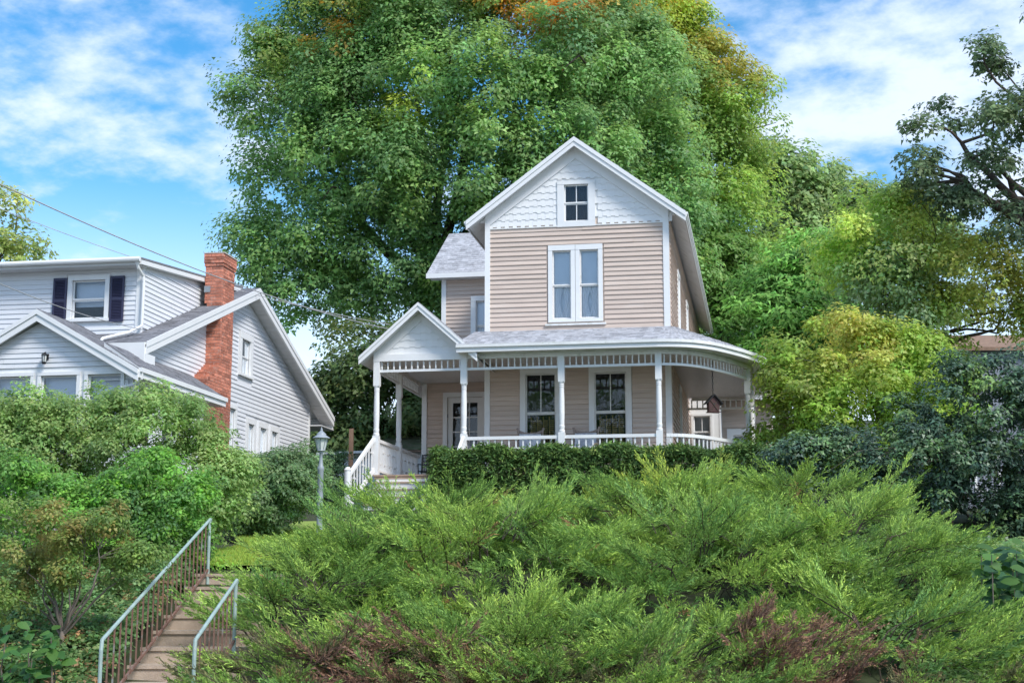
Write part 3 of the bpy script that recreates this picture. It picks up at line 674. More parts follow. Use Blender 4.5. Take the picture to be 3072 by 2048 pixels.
def birdhouse():
    p = hw(1.09, -.45, -2.30); C = empty('birdhouse', p, -TH + .35); tag(C, 'dark red wooden birdhouse hanging by a chain from the porch ceiling', 'birdhouse')
    MB().box(-.16, .16, -.11, .11, 0, .02).build('base', M['barn'], C)
    mb = MB(); p5 = [(-.13, .02), (.13, .02), (.145, .27), (0, .42), (-.145, .27)]; k = 5
    mb.add([(x, -.09, z) for x, z in p5] + [(x, .09, z) for x, z in p5], [tuple(range(k)), tuple(range(k, 2 * k))[::-1]] + [(i, k + i, k + (i + 1) % k, (i + 1) % k) for i in range(k)]); mb.build('body', M['barn'], C)
    for s in (-1, 1):
        q = [(s * .215, .22), (0, .455), (0, .43), (s * .215, .195)]; MB().hexa([(x, -.15, z) for x, z in q] + [(x, .15, z) for x, z in q]).build('roof', M['black'], C)
        MB().tube([(s * .1, -.095, .03), (-s * .1, -.095, .3)], .011, 6).build('brace', M['bark'], C)
    MB().tube([(0, -.088, .2), (0, -.1, .2)], .026, 12).build('entrance_hole', M['black'], C)
    c = MB()
    for i in range(11):
        z = .46 + i * .075; a = (.016, 0) if i % 2 else (0, .016); c.tube([(a[0] * math.cos(t), a[1] * math.cos(t), z + .045 + .045 * math.sin(t)) for t in np.linspace(0, 6.28, 9)], .007, 5)
    c.tube([(0, 0, 1.27), (0, 0, 1.36)], .012, 6); c.build('chain', M['black'], C)
birdhouse()

# ------------------------------------------------------------------ the neighbouring white house
NO = (-7.60, 30.0, 3.5); NZ = 6.61 - 3.5
def build_neighbour():
    H = empty('house', NO, -TH); tag(H, 'white vinyl sided house with navy shutters and a tall red brick chimney', 'house')
    V, W = M['vinyl'], M['white']; wu = -.37; sl = .373; yr = 6.78; back = 13.55; zrg = 2.67
    def roofz(y): return .14 + sl * y if y <= yr else .14 + sl * (2 * yr - y)
    # gable side wall
    F = maps(wu); lw = [(7.2, 7.61), (8.09, 8.56), (9.0, 9.46)]
    holes = [(6.56, 7.2, .46 + NZ, 1.35 + NZ)] + [(a, b, -2.1 + NZ, -.74 + NZ) for a, b in lw] + [(5.75, 6.25, -1.9 + NZ, -.5 + NZ)]
    zt = lambda z: (yr - (zrg - .25 - (z - NZ)) / sl, yr + (zrg - .25 - (z - NZ)) / sl)
    def span(z):
        a, b = zt(z); a = max(a, .5); b = min(b, 12.3)
        return (a, b) if b - a > .05 else None
    clap(H, F, -3.0 + NZ, 2.3 + NZ, .108, span, [(6.36, 7.4, .32 + NZ, 1.5 + NZ), (7.05, 9.75, -2.3 + NZ, -.58 + NZ), (5.62, 6.38, -2 + NZ, -.38 + NZ)], V, .024)
    panel(H, F, .5, 12.3, 0, -.2 + NZ, holes, V)
    ys = sorted({.55, 3, 6.56, 7.2, yr, 9.5, 12.25}); mb = MB()
    for a, b in zip(ys[:-1], ys[1:]):
        ta, tb = roofz(a) - .245, roofz(b) - .245
        for z0, z1a, z1b in (((-.2, .46, .46), (1.35, ta, tb)) if (a >= 6.56 and b <= 7.2) else ((-.2, ta, tb),)):
            mb.hexa([(wu - .12, a, z0 + NZ), (wu - .006, a, z0 + NZ), (wu - .006, b, z0 + NZ), (wu - .12, b, z0 + NZ), (wu - .12, a, z1a + NZ), (wu - .006, a, z1a + NZ), (wu - .006, b, z1b + NZ), (wu - .12, b, z1b + NZ)])
    mb.build('gable_wall', V, H)
    MB().box(wu - .1, wu + .03, 12.2, 12.33, 0, .15 + NZ).build('corner_board', W, H)
    window(H, F, 6.56, 7.2, .46 + NZ, 1.35 + NZ, cas=.17, inside='dark_curtain', grid=((1, 1), (1, 1)))
    for a, b in lw: window(H, F, a, b, -2.1 + NZ, -.74 + NZ, cas=.13, inside='dark_curtain', grid=((1, 1), (1, 1)))
    window(H, F, 5.75, 6.25, -1.9 + NZ, -.5 + NZ, cas=.1, inside='dark_curtain', grid=((1, 1), (1, 1)))
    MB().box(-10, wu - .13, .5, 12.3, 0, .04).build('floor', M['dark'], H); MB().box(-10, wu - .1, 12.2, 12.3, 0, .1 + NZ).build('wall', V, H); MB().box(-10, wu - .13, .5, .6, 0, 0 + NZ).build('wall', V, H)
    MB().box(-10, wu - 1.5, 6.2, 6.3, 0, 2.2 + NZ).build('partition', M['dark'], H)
    MB().box(-10, wu - .01, .52, 12.28, -2.0, -.002).build('foundation', M['mortar'], H); MB().box(-4.1, .3, -1.24, 2.45, -2.0, -.003).build('porch_foundation', M['mortar'], H)
    # main roof
    xl = -11
    for (ya, yb) in ((.03, yr), (back, yr)):
        e0, e1 = (xl, ya, roofz(ya) + NZ), (0, ya, roofz(ya) + NZ); r0, r1 = (xl, yr, zrg + NZ), (0, yr, zrg + NZ)
        if ya > yr: e0, e1, r0, r1 = e1, e0, r1, r0
        courses('roof_shingles', H, M['dark_roof'], roof_grid(e0, e1, r0, r1, 46, 44), .006)
        q = [e0, e1, r1, r0]
        slab(MB(), [(p[0] - (.01 if p[0] == 0 else 0), p[1], p[2] - .01) for p in q], .05).build('roof_deck', W, H)
        s_ = MB()
        for i in range(34):      # soffit boards across the rake overhang
            a, b = i / 34, (i + 1) / 34 - .002
            pa, pb = lerp(e1 if e1[0] == 0 else e0, r1 if r1[0] == 0 else r0, a), lerp(e1 if e1[0] == 0 else e0, r1 if r1[0] == 0 else r0, b)
            s_.hexa([(-.02, pa[1], pa[2] - .24), (wu - .01, pa[1], pa[2] - .24), (wu - .01, pb[1], pb[2] - .24), (-.02, pb[1], pb[2] - .24), (-.02, pa[1], pa[2] - .225), (wu - .01, pa[1], pa[2] - .225), (wu - .01, pb[1], pb[2] - .225), (-.02, pb[1], pb[2] - .225)])
        s_.build('soffit', M['soffit'], H)
        for x0, x1, t, b in ((.0, .03, .0, .12), (-.03, .012, .121, .27)):
            ea, ra = (roofz(ya), zrg)
            q = [(ya, ea - b), (yr, ra - b), (yr, ra - t), (ya, ea - t)]
            MB().hexa([(x0, y, z + NZ) for y, z in q] + [(x1, y, z + NZ) for y, z in q]).build('rake_board', W, H)
    MB().box(xl, -.02, -.02, .03, -.35 + NZ, .13 + NZ).build('fascia', W, H); MB().box(-.36, .01, .0, .48, -.35 + NZ, -.1 + NZ).build('eave_return', W, H); MB().box(xl, -.02, .03, .5, -.35 + NZ, -.32 + NZ).build('soffit', M['soffit'], H)
    MB().box(xl, -.02, back - .03, back + .02, -.25 + NZ, .10 + NZ).build('fascia', W, H); MB().box(wu - .3, .0, 12.3, back, -.24 + NZ, -.21 + NZ).build('soffit', M['soffit'], H)
    # shed dormer
    Fd = mapf(1.0); du = -.6; dw = (-2.19, -1.42, .86 + NZ, 1.72 + NZ)
    panel(H, Fd, -9, du, .45 + NZ, 2.0 + NZ, [dw], V); clap(H, Fd, .5 + NZ, 1.98 + NZ, .106, lambda z: (-9, du - .09), [(-2.32, -1.29, .74 + NZ, 1.85 + NZ)], V, .024)
    window(H, Fd, *dw, cas=.10, inside='blind', grid=((1, 1), (1, 1)))
    for a in (-2.62, -1.29):
        sh = MB(); b = a + .32; z0, z1 = .77 + NZ, 1.78 + NZ
        for s0, s1 in ((a, a + .045), (b - .045, b)): mbox(sh, Fd, s0, s1, .032, .062, z0, z1)
        for zz in (z0, (z0 + z1) / 2 - .03, z1 - .06): mbox(sh, Fd, a + .045, b - .045, .032, .061, zz, zz + .06)
        o = sh.build('shutter', M['navy'], H)
        zz = z0 + .065; sl_ = MB()
        while zz < z1 - .08:
            if abs(zz + .012 - (z0 + z1) / 2) > .04: sl_.hexa([Fd(a + .045, .036, zz + .022), Fd(b - .045, .036, zz + .022), Fd(b - .045, .058, zz), Fd(a + .045, .058, zz), Fd(a + .045, .036, zz + .03), Fd(b - .045, .036, zz + .03), Fd(b - .045, .058, zz + .008), Fd(a + .045, .058, zz + .008)])
            zz += .034
        sl_.build('louvre', M['navy'], o)
        mbox(MB(), Fd, a + .04, b - .04, .028, .034, z0, z1).build('backing', M['navy'], o)
    MB().box(du - .1, du + .02, .97, 1.1, .45 + NZ, 1.98 + NZ).build('corner_board', W, H)
    Fds = maps(du); dtop = lambda y: 2.0 + (y - 1) * (2.40 - 2.0) / 4.0
    def spd(z):
        zz = z - NZ; y1_ = (zz - .14) / sl; y0_ = 1.1 if zz < dtop(1.1) - .12 else 1 + (zz + .12 - 2.0) * 10
        y1_ = min(y1_, 6.3)
        return (y0_, y1_) if y1_ - y0_ > .1 else None
    clap(H, Fds, .55 + NZ, 2.42 + NZ, .106, spd, [], V, .024)
    mb = MB(); q = [(1.02, .45), (5.9, 2.25), (6.3, 2.5), (1.02, 2.0)]; mb.hexa([(du - .1, y, z + NZ) for y, z in q] + [(du - .008, y, z + NZ) for y, z in q]); mb.build('dormer_wall', V, H)
    q = [(xl, .62, 2.09 + NZ), (du + .16, .62, 2.09 + NZ), (du + .16, 6.78, 2.72 + NZ), (xl, 6.78, 2.72 + NZ)]
    slab(MB(), q, .04).build('dormer_roof', M['dark_roof'], H); slab(MB(), [(p[0] - .01, p[1] + .01, p[2] - .042) for p in q], .10).build('dormer_eave_board', W, H)
    MB().tube([(xl, .56, 2.045 + NZ), (du + .14, .56, 2.045 + NZ)], [.055, .055], 10).build('gutter', W, H)
    MB().box(xl, du + .1, .62, 1.0, 1.94 + NZ, 1.96 + NZ).build('soffit', M['soffit'], H)
    MB().tube([(du + .05, .6, 2.0 + NZ), (du + .06, .66, 1.88 + NZ), (du + .07, .9, 1.75 + NZ), (du + .08, .93, 1.6 + NZ), (du + .08, .92, .66 + NZ), (du - .05, .55, .45 + NZ), (-1.0, .08, .25 + NZ), (-.95, -.15, .12 + NZ), (-.1, -.9, -.36 + NZ), (.3, -1.15, -.52 + NZ), (.42, -1.2, -.62 + NZ)], .036, 8).build('downspout', W, H)
    # enclosed front porch with a gable, wrapping the corner
    yf = -1.25; pa = (-1.68, .60); pe = .52; ps = .565; gap = [(-2.62, -1.84), (-1.62, -.85), (-.62, .08)]
    pz0 = -.66
    pl = 2 * pa[0] - pe
    Fp = mapf(yf); wz0, wz1 = -2.1 + NZ, -.72 + NZ
    panel(H, Fp, pl + .25, pe - .22, 0, -.56 + NZ, [(a, b, wz0, wz1) for a, b in gap], W, n0=-.1, n1=0)
    def spg(z):
        h = (pa[1] - .22 - (z - NZ)) / ps; return (pa[0] - h, pa[0] + h) if h > .05 else None
    clap(H, Fp, -.55 + NZ, .36 + NZ, .106, lambda z: (max(spg(z)[0], pl + .25), min(spg(z)[1], pe - .22)) if spg(z) else None, [], V, .024)
    mb = MB(); mb.add([(pl + .3, yf + .01, -.56 + NZ), (pe - .25, yf + .01, -.56 + NZ), (pa[0], yf + .01, .36 + NZ), (pl + .3, yf + .08, -.56 + NZ), (pe - .25, yf + .08, -.56 + NZ), (pa[0], yf + .08, .36 + NZ)], [(0, 1, 2), (5, 4, 3), (0, 3, 4, 1), (1, 4, 5, 2), (2, 5, 3, 0)]); mb.build('gable_wall', V, H)
    for a, b in gap: window(H, Fp, a, b, wz0, wz1, cas=.07, inside='blind', grid=((1, 1), (1, 1)), meet=-1.6 + NZ)
    for sgn in (-1, 1):
        e = pa[0] + sgn * (pe - pa[0]); yb = .6
        q = [(e, yf - .22, pz0 + NZ), (e, yb, pz0 + NZ), (pa[0], yb, pa[1] + NZ), (pa[0], yf - .22, pa[1] + NZ)]
        if sgn < 0: q = [q[1], q[0], q[3], q[2]]
        courses('porch_roof_shingles', H, M['dark_roof'], roof_grid(q[0], q[1], q[3], q[2], 12, 16), .006)
        slab(MB(), [(p[0], p[1], p[2] - .01) for p in q], .05).build('roof_deck', W, H); slab(MB(), [(p[0], p[1] + (.03 if p[1] < yf else 0), p[2] - .16) for p in q], .02).build('soffit', M['soffit'], H)
        for yy, t, b in ((yf - .25, .0, .10), (yf - .225, .101, .24)):
            p = [(e, pz0 - t), (pa[0], pa[1] - t), (pa[0], pa[1] - b), (e, pz0 - b)]; MB().hexa([(x, yy, z + NZ) for x, z in p] + [(x, yy + .03, z + NZ) for x, z in p]).build('rake_board', W, H)
    # side porch shed roof along the gable wall
    e0, e1, r0, r1 = (pe, yf - .1, -.62 + NZ), (pe, 3.25, -.62 + NZ), (wu, yf + .1, -.05 + NZ), (wu, 3.25, -.05 + NZ)
    courses('porch_roof_shingles', H, M['dark_roof'], roof_grid(e0, e1, r0, r1, 20, 7), .006)
    slab(MB(), [(p[0], p[1], p[2] - .01) for p in (e0, e1, r1, r0)], .08).build('roof_deck', W, H)
    MB().box(pe - .01, pe + .07, yf - .2, 3.27, -.72 + NZ, -.63 + NZ).build('gutter', W, H); MB().box(pe - .05, pe + .03, yf - .2, 3.25, -.83 + NZ, -.72 + NZ).build('fascia', W, H); MB().box(wu, pe - .05, yf, 3.2, -.84 + NZ, -.82 + NZ).build('soffit', M['soffit'], H)
    MB().tube([(pe + .03, yf - .12, -.72 + NZ), (pe + .02, yf - .1, -.84 + NZ), (pe - .15, yf - .06, -.95 + NZ), (pe - .4, yf - .06, -1.0 + NZ)], .035, 8).build('downspout', W, H)
    Fq = maps(pe - .2); qh = [(-1.05, .0), (.15, 1.15), (1.3, 2.2)]
    panel(H, Fq, yf, 2.5, 0, -.84 + NZ, [(a, b, -2.1 + NZ, -.92 + NZ) for a, b in qh], W, n0=-.1, n1=0)
    for a, b in qh: window(H, Fq, a, b, -2.1 + NZ, -.92 + NZ, cas=.06, inside='dark_curtain', grid=((1, 1), (1, 1)))
    # wall lantern
    L = MB(); lx, lz = -1.52, -.46 + NZ
    L.box(lx - .04, lx + .04, yf - .04, yf - .02, lz + .06, lz + .18); L.tube([(lx, yf - .04, lz + .14), (lx, yf - .1, lz + .2), (lx, yf - .13, lz + .17)], .014, 6); L.lathe([(.065, lz + .13), (.055, lz + .16), (.0, lz + .20)], lx, yf - .13, 8); L.lathe([(.035, lz - .04), (.05, lz - .01), (.05, lz)], lx, yf - .13, 8)
    for k in range(6): c, s = math.cos(k * math.pi / 3), math.sin(k * math.pi / 3); L.tube([(lx + .042 * c, yf - .13 + .042 * s, lz - .01), (lx + .058 * c, yf - .13 + .058 * s, lz + .14)], .006, 4)
    wl_ = L.build('wall_lantern', M['black'], H); MB().lathe([(.035, lz), (.05, lz + .13)], lx, yf - .13, 8).build('glass', M['frost'], wl_)
    # brick chimney
    CH = MB().box(wu, -.012, 4.19, 4.99, -3.0 + NZ, 3.0 + NZ).box(wu, -.013, 3.43, 4.9, -3.0 + NZ, -.14 + NZ).build('chimney', M['mortar'], H)
    mb = MB(); q = [(3.43, -.15), (4.3, -.15), (4.3, .29), (4.17, .29)]; mb.hexa([(wu, y, z + NZ) for y, z in q] + [(-.014, y, z + NZ) for y, z in q]); mb.build('shoulder', M['mortar'], CH)
    bm_ = {}
    def brick(x0, x1, y0, y1, z, h=.064):
        cnt[0] += 1
        if cnt[0] > 300: low.box(x0, x1, y0, y1, z, z + h); return
        key = (round(x1 - x0, 3), round(y1 - y0, 3))
        if key not in bm_: a, b = key[0] / 2, key[1] / 2; bm_[key] = mesh_of(MB().box(-a, a, -b, b, 0, h), 'brick', M['brick'])
        j = lambda: random.uniform(-.003, .003)
        place('brick', bm_[key], CH, ((x0 + x1) / 2 + j(), (y0 + y1) / 2 + j(), z))
    z = 2.98 - .0745; r = 0; low = MB(); cnt = [0]
    while z > -2.6:
        grow = .0 if z < 2.66 else (.018 if z < 2.74 else .035)
        yf0 = 4.18 - grow
        if z < -.15: yf0 = 3.42
        elif z < .29: yf0 = 3.42 + (z + .15) / .44 * .75
        x0, x1 = wu - (.0 if z < 1.8 else .05) - grow * .5, 0.0 + grow; yb = 4.995 + grow
        stack = z > 1.55
        if stack and z > 1.78: x0 = wu - .06 - grow
        # front face: two bricks
        xs = [x0, x0 + (x1 - x0) * (.62 if r % 2 else .38), x1]
        for a, b in zip(xs[:-1], xs[1:]): brick(a + .005, b - .005, yf0, yf0 + .09, z + NZ)
        n_ = max(3, int(round((yb - yf0 - .09) / .235))); st_ = (yb - yf0 - .09) / n_; off = .5 if r % 2 else 0
        ys_ = [yf0 + .095] + [yf0 + .095 + st_ * (i + off) for i in range(0 if off else 1, n_)] + [yb]
        for a, b in zip(ys_[:-1], ys_[1:]): brick(x1 - .09, x1, round(a + .005, 2), round(b - .005, 2), z + NZ)
        z -= .0745; r += 1
    low.build('brickwork', M['brick'], CH)['kind'] = 'stuff'
    MB().box(wu - .1, .05, 4.14, 5.04, 2.985 + NZ, 3.01 + NZ).build('cap', M['mortar'], CH)
    MB().box(wu - .07, wu + .08, 4.165, 4.18, 2.05 + NZ, 2.2 + NZ).build('flashing', M['lamp_grey'], CH)
build_neighbour()

# ------------------------------------------------------------------ street stairs with rails
def build_stairs():
    S = empty('garden_stairs', (-3.78, 14.9, .07)); tag(S, 'brown concrete garden stairs climbing the bank from the street', 'stairs')
    for i in range(11):
        y = 20.6 - .57 * i - 14.9; z = 1.87 - .18 * i - .07
        m = MB(); w0, w1 = -.62, .62
        m.hexa([(w0, y, z - .42), (w1, y, z - .42), (w1, y + .62, z - .42), (w0, y + .62, z - .42), (w0, y, z), (w1, y, z), (w1, y + .62, z + .004), (w0, y + .62, z + .004)])
        m.box(w0 - .005, w1 + .005, y - .022, y + .02, z - .035, z + .005)
        m.build('step', M['concrete'], S)
    for sx, lab in ((-4.22, 'pale green iron handrail on the open side of the garden stairs'), (-3.26, 'pale green iron handrail half buried in the juniper beside the garden stairs')):
        y0, y1 = 15.4, (20.65 if sx < -4 else 17.6); z0 = 1.13; z1 = z0 + (y1 - y0) * 1.5 / 5.25
        E_ = empty('handrail', (sx, y0, .2)); tag(E_, lab, 'handrail', 'stair handrails')
        L = y1 - y0; a = (0, 0, z0 - .2); b = (0, L, z1 - .2)
        MB().tube([(0, -.02, -.25), (0, -.02, z0 - .30), (0, .0, z0 - .22), a, b, (0, L + .03, z1 - .23)], [.021] * 6, 8).build('top_rail', M['rail_green'], E_)
        MB().tube([(0, L - .05, z1 - .2), (0, L - .05, z1 - 1.1)], .022, 8).build('post', M['rail_green'], E_)
        q0, q1 = (0, 0, z0 - .2 - .74), (0, L - .05, z1 - .2 - .72)
        MB().hexa([(-.012, *q0[1:]), (.012, *q0[1:]), (.012, *q1[1:]), (-.012, *q1[1:]), (-.012, q0[1], q0[2] + .035), (.012, q0[1], q0[2] + .035), (.012, q1[1], q1[2] + .035), (-.012, q1[1], q1[2] + .035)]).build('bottom_rail', M['rail_rust'], E_)
        nb = 22 if sx < -4 else 9
        for i in range(1, nb):
            t = i / nb; y = t * (L - .05); zt_ = a[2] + (b[2] - a[2]) * y / L; zb_ = q0[2] + (q1[2] - q0[2]) * t
            MB().box(-.008, .008, y - .008, y + .008, zb_ + .02, zt_).build('baluster', M['rail_rust'], E_)
build_stairs()
def lamp_post():
    p = at(735, 1150, 26.3); g = float(ground(p[0], p[1])); top = at(735, 980, 26.3)[2] - g
    L = empty('lamp_post', (p[0], p[1], g)); tag(L, 'grey garden lamp post with a frosted lantern in front of the hedge', 'lamp post')
    k = top - .56 * .8
    MB().lathe([(.07, -.3), (.07, .12), (.055, .16), (.052, k - .35), (.06, k - .33), (.06, k - .28), (.04, k - .24), (.028, k - .12), (.028, k - .02), (.05, k)], n=14).build('pole', M['lamp_grey'], L, True)
    MB().lathe([(.05, k), (.075, k + 0.016), (.065, k + 0.040)], n=12).build('collar', M['lamp_grey'], L)
    ln = MB().lathe([(.068, k + 0.040), (.115, k + 0.232), (.112, k + 0.240)], n=8).build('lantern_glass', M['frost'], L)
    b = MB()
    for i in range(8): c, s = math.cos(i * math.pi / 4), math.sin(i * math.pi / 4); b.tube([(.07 * c, .07 * s, k + 0.040), (.118 * c, .118 * s, k + 0.240)], .007, 5)
    b.build('frame', M['lamp_grey'], ln)
    MB().lathe([(.16, k + 0.236), (.155, k + 0.252), (.10, k + 0.288), (.085, k + 0.296), (.085, k + 0.320), (.05, k + 0.352), (.03, k + 0.368), (.02, k + 0.384), (.026, k + 0.400), (.012, k + 0.416), (.004, top)], n=14).build('roof_cap', M['lamp_grey'], L, True)
lamp_post()

# ------------------------------------------------------------------ small background things
def shed():
    p = at(905, 1010, 49); S = empty('shed', (p[0], 49, 3.6), -TH); tag(S, 'low white shed with a mossy brown roof behind the porch railing', 'shed')
    z = lambda v: float(at(900, v, 49)[2]) - 3.6
    zt, ze_ = z(985), z(1035)
    for i in range(8): MB().box(-2.2, 2.4, -.02, .0, ze_ - .08 - .14 * (i + 1), ze_ - .085 - .14 * i).build('plank', M['white_old'], S)
    MB().box(-2.2, 2.4, 0.001, 3, 0, ze_ - .06).build('wall', M['white_old'], S)
    courses('roof_shingles', S, M['moss_roof'], roof_grid((-.9, -.3, ze_), (2.7, -.3, ze_), (-.4, 1.6, zt + .05), (2.7, 1.6, zt + .05), 16, 6), .02)
    slab(MB(), [(-.9, -.3, ze_ - .02), (2.7, -.3, ze_ - .02), (2.7, 1.6, zt), (-.4, 1.6, zt)], .06).build('roof_deck', M['wood'], S)
    slab(MB(), [(-2.6, -.3, ze_ - .05), (-.95, -.3, ze_ + .0), (-.95, 1.6, ze_ + .2), (-2.6, 1.6, ze_ + .15)], .08).build('lean_to_roof', M['white_old'], S)
shed()
def old_post():
    p = at(806, 1045, 44); t = at(806, 985, 44); g = float(ground(p[0], 44))
    o = MB().hexa([(-.07, -.07, 0), (.07, -.07, 0), (.07, .07, 0), (-.07, .07, 0), (-.06, -.06, t[2] - g), (.065, -.06, t[2] - g + .02), (.065, .06, t[2] - g + .03), (-.06, .06, t[2] - g)]).build('wooden_post', M['wood'], None, loc=(p[0], 44, g))
    tag(o, 'brown wooden post standing between the two houses', 'post')
old_post()
def far_house():
    a = at(2150, 870, 62); b = at(2420, 870, 62); E_ = empty('house', (a[0], 62, 4.3)); tag(E_, 'blue grey house glimpsed through the branches behind the yellow bush', 'house')
    w = b[0] - a[0]; h = float(at(2300, 800, 62)[2]) - 4.3
    for i in range(int(h / .2)): MB().box(0, w, -.03, .0, i * .2, i * .2 + .19).build('plank', M['bluehouse'], E_)
    MB().box(0, w, 0.001, 6, 0, h).build('wall', M['bluehouse'], E_)
    slab(MB(), [(-.4, -.4, h), (w + .4, -.4, h), (w + .4, 3, h + 1.1), (-.4, 3, h + 1.1)], .15).build('roof', M['wood'], E_)
    window(E_, mapf(-.03), w * .3, w * .3 + .9, 1.6, 3.0, cas=.1, inside='blind'); window(E_, mapf(-.03), w * .65, w * .65 + .9, 1.6, 3.0, cas=.1, inside='blind')
far_house()
def cable(label, pts, r=.012, sag=.0):
    a, b = np.array(pts[0]), np.array(pts[-1]); P = []
    for t in np.linspace(-1.1, 1, 60): P.append(tuple(a + (b - a) * t - np.array([0, 0, sag * 4 * t * (1 - t)])))
    o = MB().tube(P, r, 6).build('power_line', M['wire']); tag(o, label, 'power line')
cable('upper power line crossing in front of the brick chimney to the tan house', [at(-60, 395, 22), hw(-7.08, 4.9, .75)], .011, .42)
cable('lower power line passing behind the chimney ridge to the porch gable', [at(-60, 455, 31), at(895, 745, 39.5)], .008, .3)
cable('thin power line running to the white house dormer', [at(-60, 625, 22), at(330, 757, 29.5)], .008, .1)

# ------------------------------------------------------------------ foliage engine
def attr_mesh(name, V, Fq, C, mat, parent):
    n = len(Fq); k = Fq.shape[1]; me = bpy.data.meshes.new(name)
    me.vertices.add(len(V)); me.vertices.foreach_set('co', V.astype(np.float32).ravel())
    me.loops.add(n * k); me.loops.foreach_set('vertex_index', Fq.astype(np.int32).ravel())
    me.polygons.add(n); me.polygons.foreach_set('loop_start', np.arange(0, n * k, k, dtype=np.int32)); me.polygons.foreach_set('loop_total', np.full(n, k, np.int32))
    at_ = me.attributes.new('leafcol', 'FLOAT_COLOR', 'FACE'); at_.data.foreach_set('color', np.concatenate([C, np.ones((n, 1))], 1).astype(np.float32).ravel())
    me.update(calc_edges=True); me.materials.append(mat)
    o = bpy.data.objects.new(name, me); col.objects.link(o)
    if parent is not None:
        o.parent = parent; o.matrix_parent_inverse = Matrix.Translation(-Vector(parent.location))
    return o
LB = 2.75
def unit(a): return a / (np.linalg.norm(a, axis=-1, keepdims=True) + 1e-9)
def leaf_quads(P, T, Nn, L, Wd, rng, tri=False):
    Bn = unit(np.cross(Nn, T)); L = L[:, None]; Wd = Wd[:, None]
    if tri:
        V = np.stack([P + Bn * Wd * .5, P + T * L, P - Bn * Wd * .5], 1).reshape(-1, 3); return V, np.arange(len(V)).reshape(-1, 3)
    a = P; b = P + T * L * .45 + Bn * Wd * .5 + Nn * Wd * .12; c = P + T * L; d = P + T * L * .45 - Bn * Wd * .5 + Nn * Wd * .12
    V = np.stack([a, b, c, d], 1).reshape(-1, 3); Fq = np.arange(len(V)).reshape(-1, 4); return V, Fq
def inpoly(poly, x, y):
    c = np.zeros(len(x), bool); n = len(poly); j = n - 1
    for i in range(n):
        xi, yi = poly[i]; xj, yj = poly[j]
        with np.errstate(divide='ignore', invalid='ignore'):
            c ^= ((yi > y) != (yj > y)) & (x < (xj - xi) * (y - yi) / (yj - yi + 1e-12) + xi)
        j = i
    return c
def polydist(poly, x, y):
    d = np.full(len(x), 1e9); n = len(poly)
    for i in range(n):
        ax, ay = poly[i]; bx, by = poly[(i + 1) % n]; vx, vy = bx - ax, by - ay
        t = np.clip(((x - ax) * vx + (y - ay) * vy) / (vx * vx + vy * vy + 1e-12), 0, 1); d = np.minimum(d, np.hypot(x - ax - t * vx, y - ay - t * vy))
    return d
def crown_centres(poly, Yc, nc, thick, rng, inset=.0, front=.65, RL=1.0, kc=9):
    n = max(4, nc // kc)
    W_ = [at(u, v, Yc) for u, v in poly]; pw = [(w[0], w[2]) for w in W_]
    xs = [p[0] for p in pw]; zs = [p[1] for p in pw]
    X = rng.uniform(min(xs), max(xs), n * 6); Z = rng.uniform(min(zs), max(zs), n * 6)
    k = inpoly(pw, X, Z); X, Z = X[k], Z[k]; d = polydist(pw, X, Z); k = d > inset; X, Z, d = X[k][:n], Z[k][:n], d[k][:n]
    T = thick * np.sqrt(np.clip(d / (d.max() + 1e-6), 0, 1)) * (.8 + .4 * rng.random(len(X)))
    s = np.where(rng.random(len(X)) < front, -1 + .55 * rng.random(len(X)) ** 1.4, rng.uniform(-.5, 1, len(X)))
    lob = np.stack([X, Yc + T * s, Z], 1); idx = np.repeat(np.arange(len(lob)), kc); m = len(idx)
    d = unit(rng.normal(size=(m, 3)) + np.array([0, -.35, .45])); rr = (RL * rng.uniform(.6, 1.25, len(lob)))[idx] * rng.uniform(.75, 1.05, m)
    return lob[idx] + d * rr[:, None] * np.array([1, 1, .75]), d, idx
def leaf_cloud(name, parent, centres, rad, per, L, colf, rng, mat, droop=.45, aspect=.62, flat=.72, shell=.35, up=.55, jit=.14, ldir=None, lidx=None, tri=False):
    n = len(centres); per_ = np.maximum(3, (per * rng.uniform(.6, 1.4, n)).astype(int)); idx = np.repeat(np.arange(n), per_); m = len(idx)
    r = (rad * rng.uniform(.65, 1.35, n))[idx]
    d = unit(rng.normal(size=(m, 3)) + np.array([0, 0, .30])); rho = shell + (1 - shell) * rng.random(m) ** .6
    P = centres[idx] + d * (r * rho)[:, None] * np.array([1, 1, flat])
    Nn = unit(d * .45 + (ldir[idx] * .6 if ldir is not None else 0) + np.array([0, 0, up]) + rng.normal(size=(m, 3)) * .34)
    T = d * np.array([1, 1, .3]) + np.array([0, 0, -droop]) + rng.normal(size=(m, 3)) * .5; T = unit(T - Nn * (T * Nn).sum(1, keepdims=True))
    Ls = L * rng.uniform(.6, 1.35, m); V, Fq = leaf_quads(P, T, Nn, Ls, Ls * aspect * (1.3 if tri else 1), rng, tri)
    cc = colf(centres, rng)
    if lidx is not None: cc = .5 * cc + .5 * cc[np.searchsorted(lidx, lidx)] 
    C = cc[idx] * (1 + jit * rng.normal(size=(m, 1))) ; C = np.clip(LB * C * (1 + .06 * rng.normal(size=(m, 3))), .004, .9)
    return attr_mesh(name, V, Fq, C, mat, parent)
def pal(*cols, spread=.14):
    cs = np.array([c[:3] for c in cols]); w = np.array([c[3] for c in cols], float); w /= w.sum()
    def f(cen, rng):
        k = rng.choice(len(cs), len(cen), p=w); return cs[k] * (1 + spread * rng.normal(size=(len(cen), 1)))
    return f
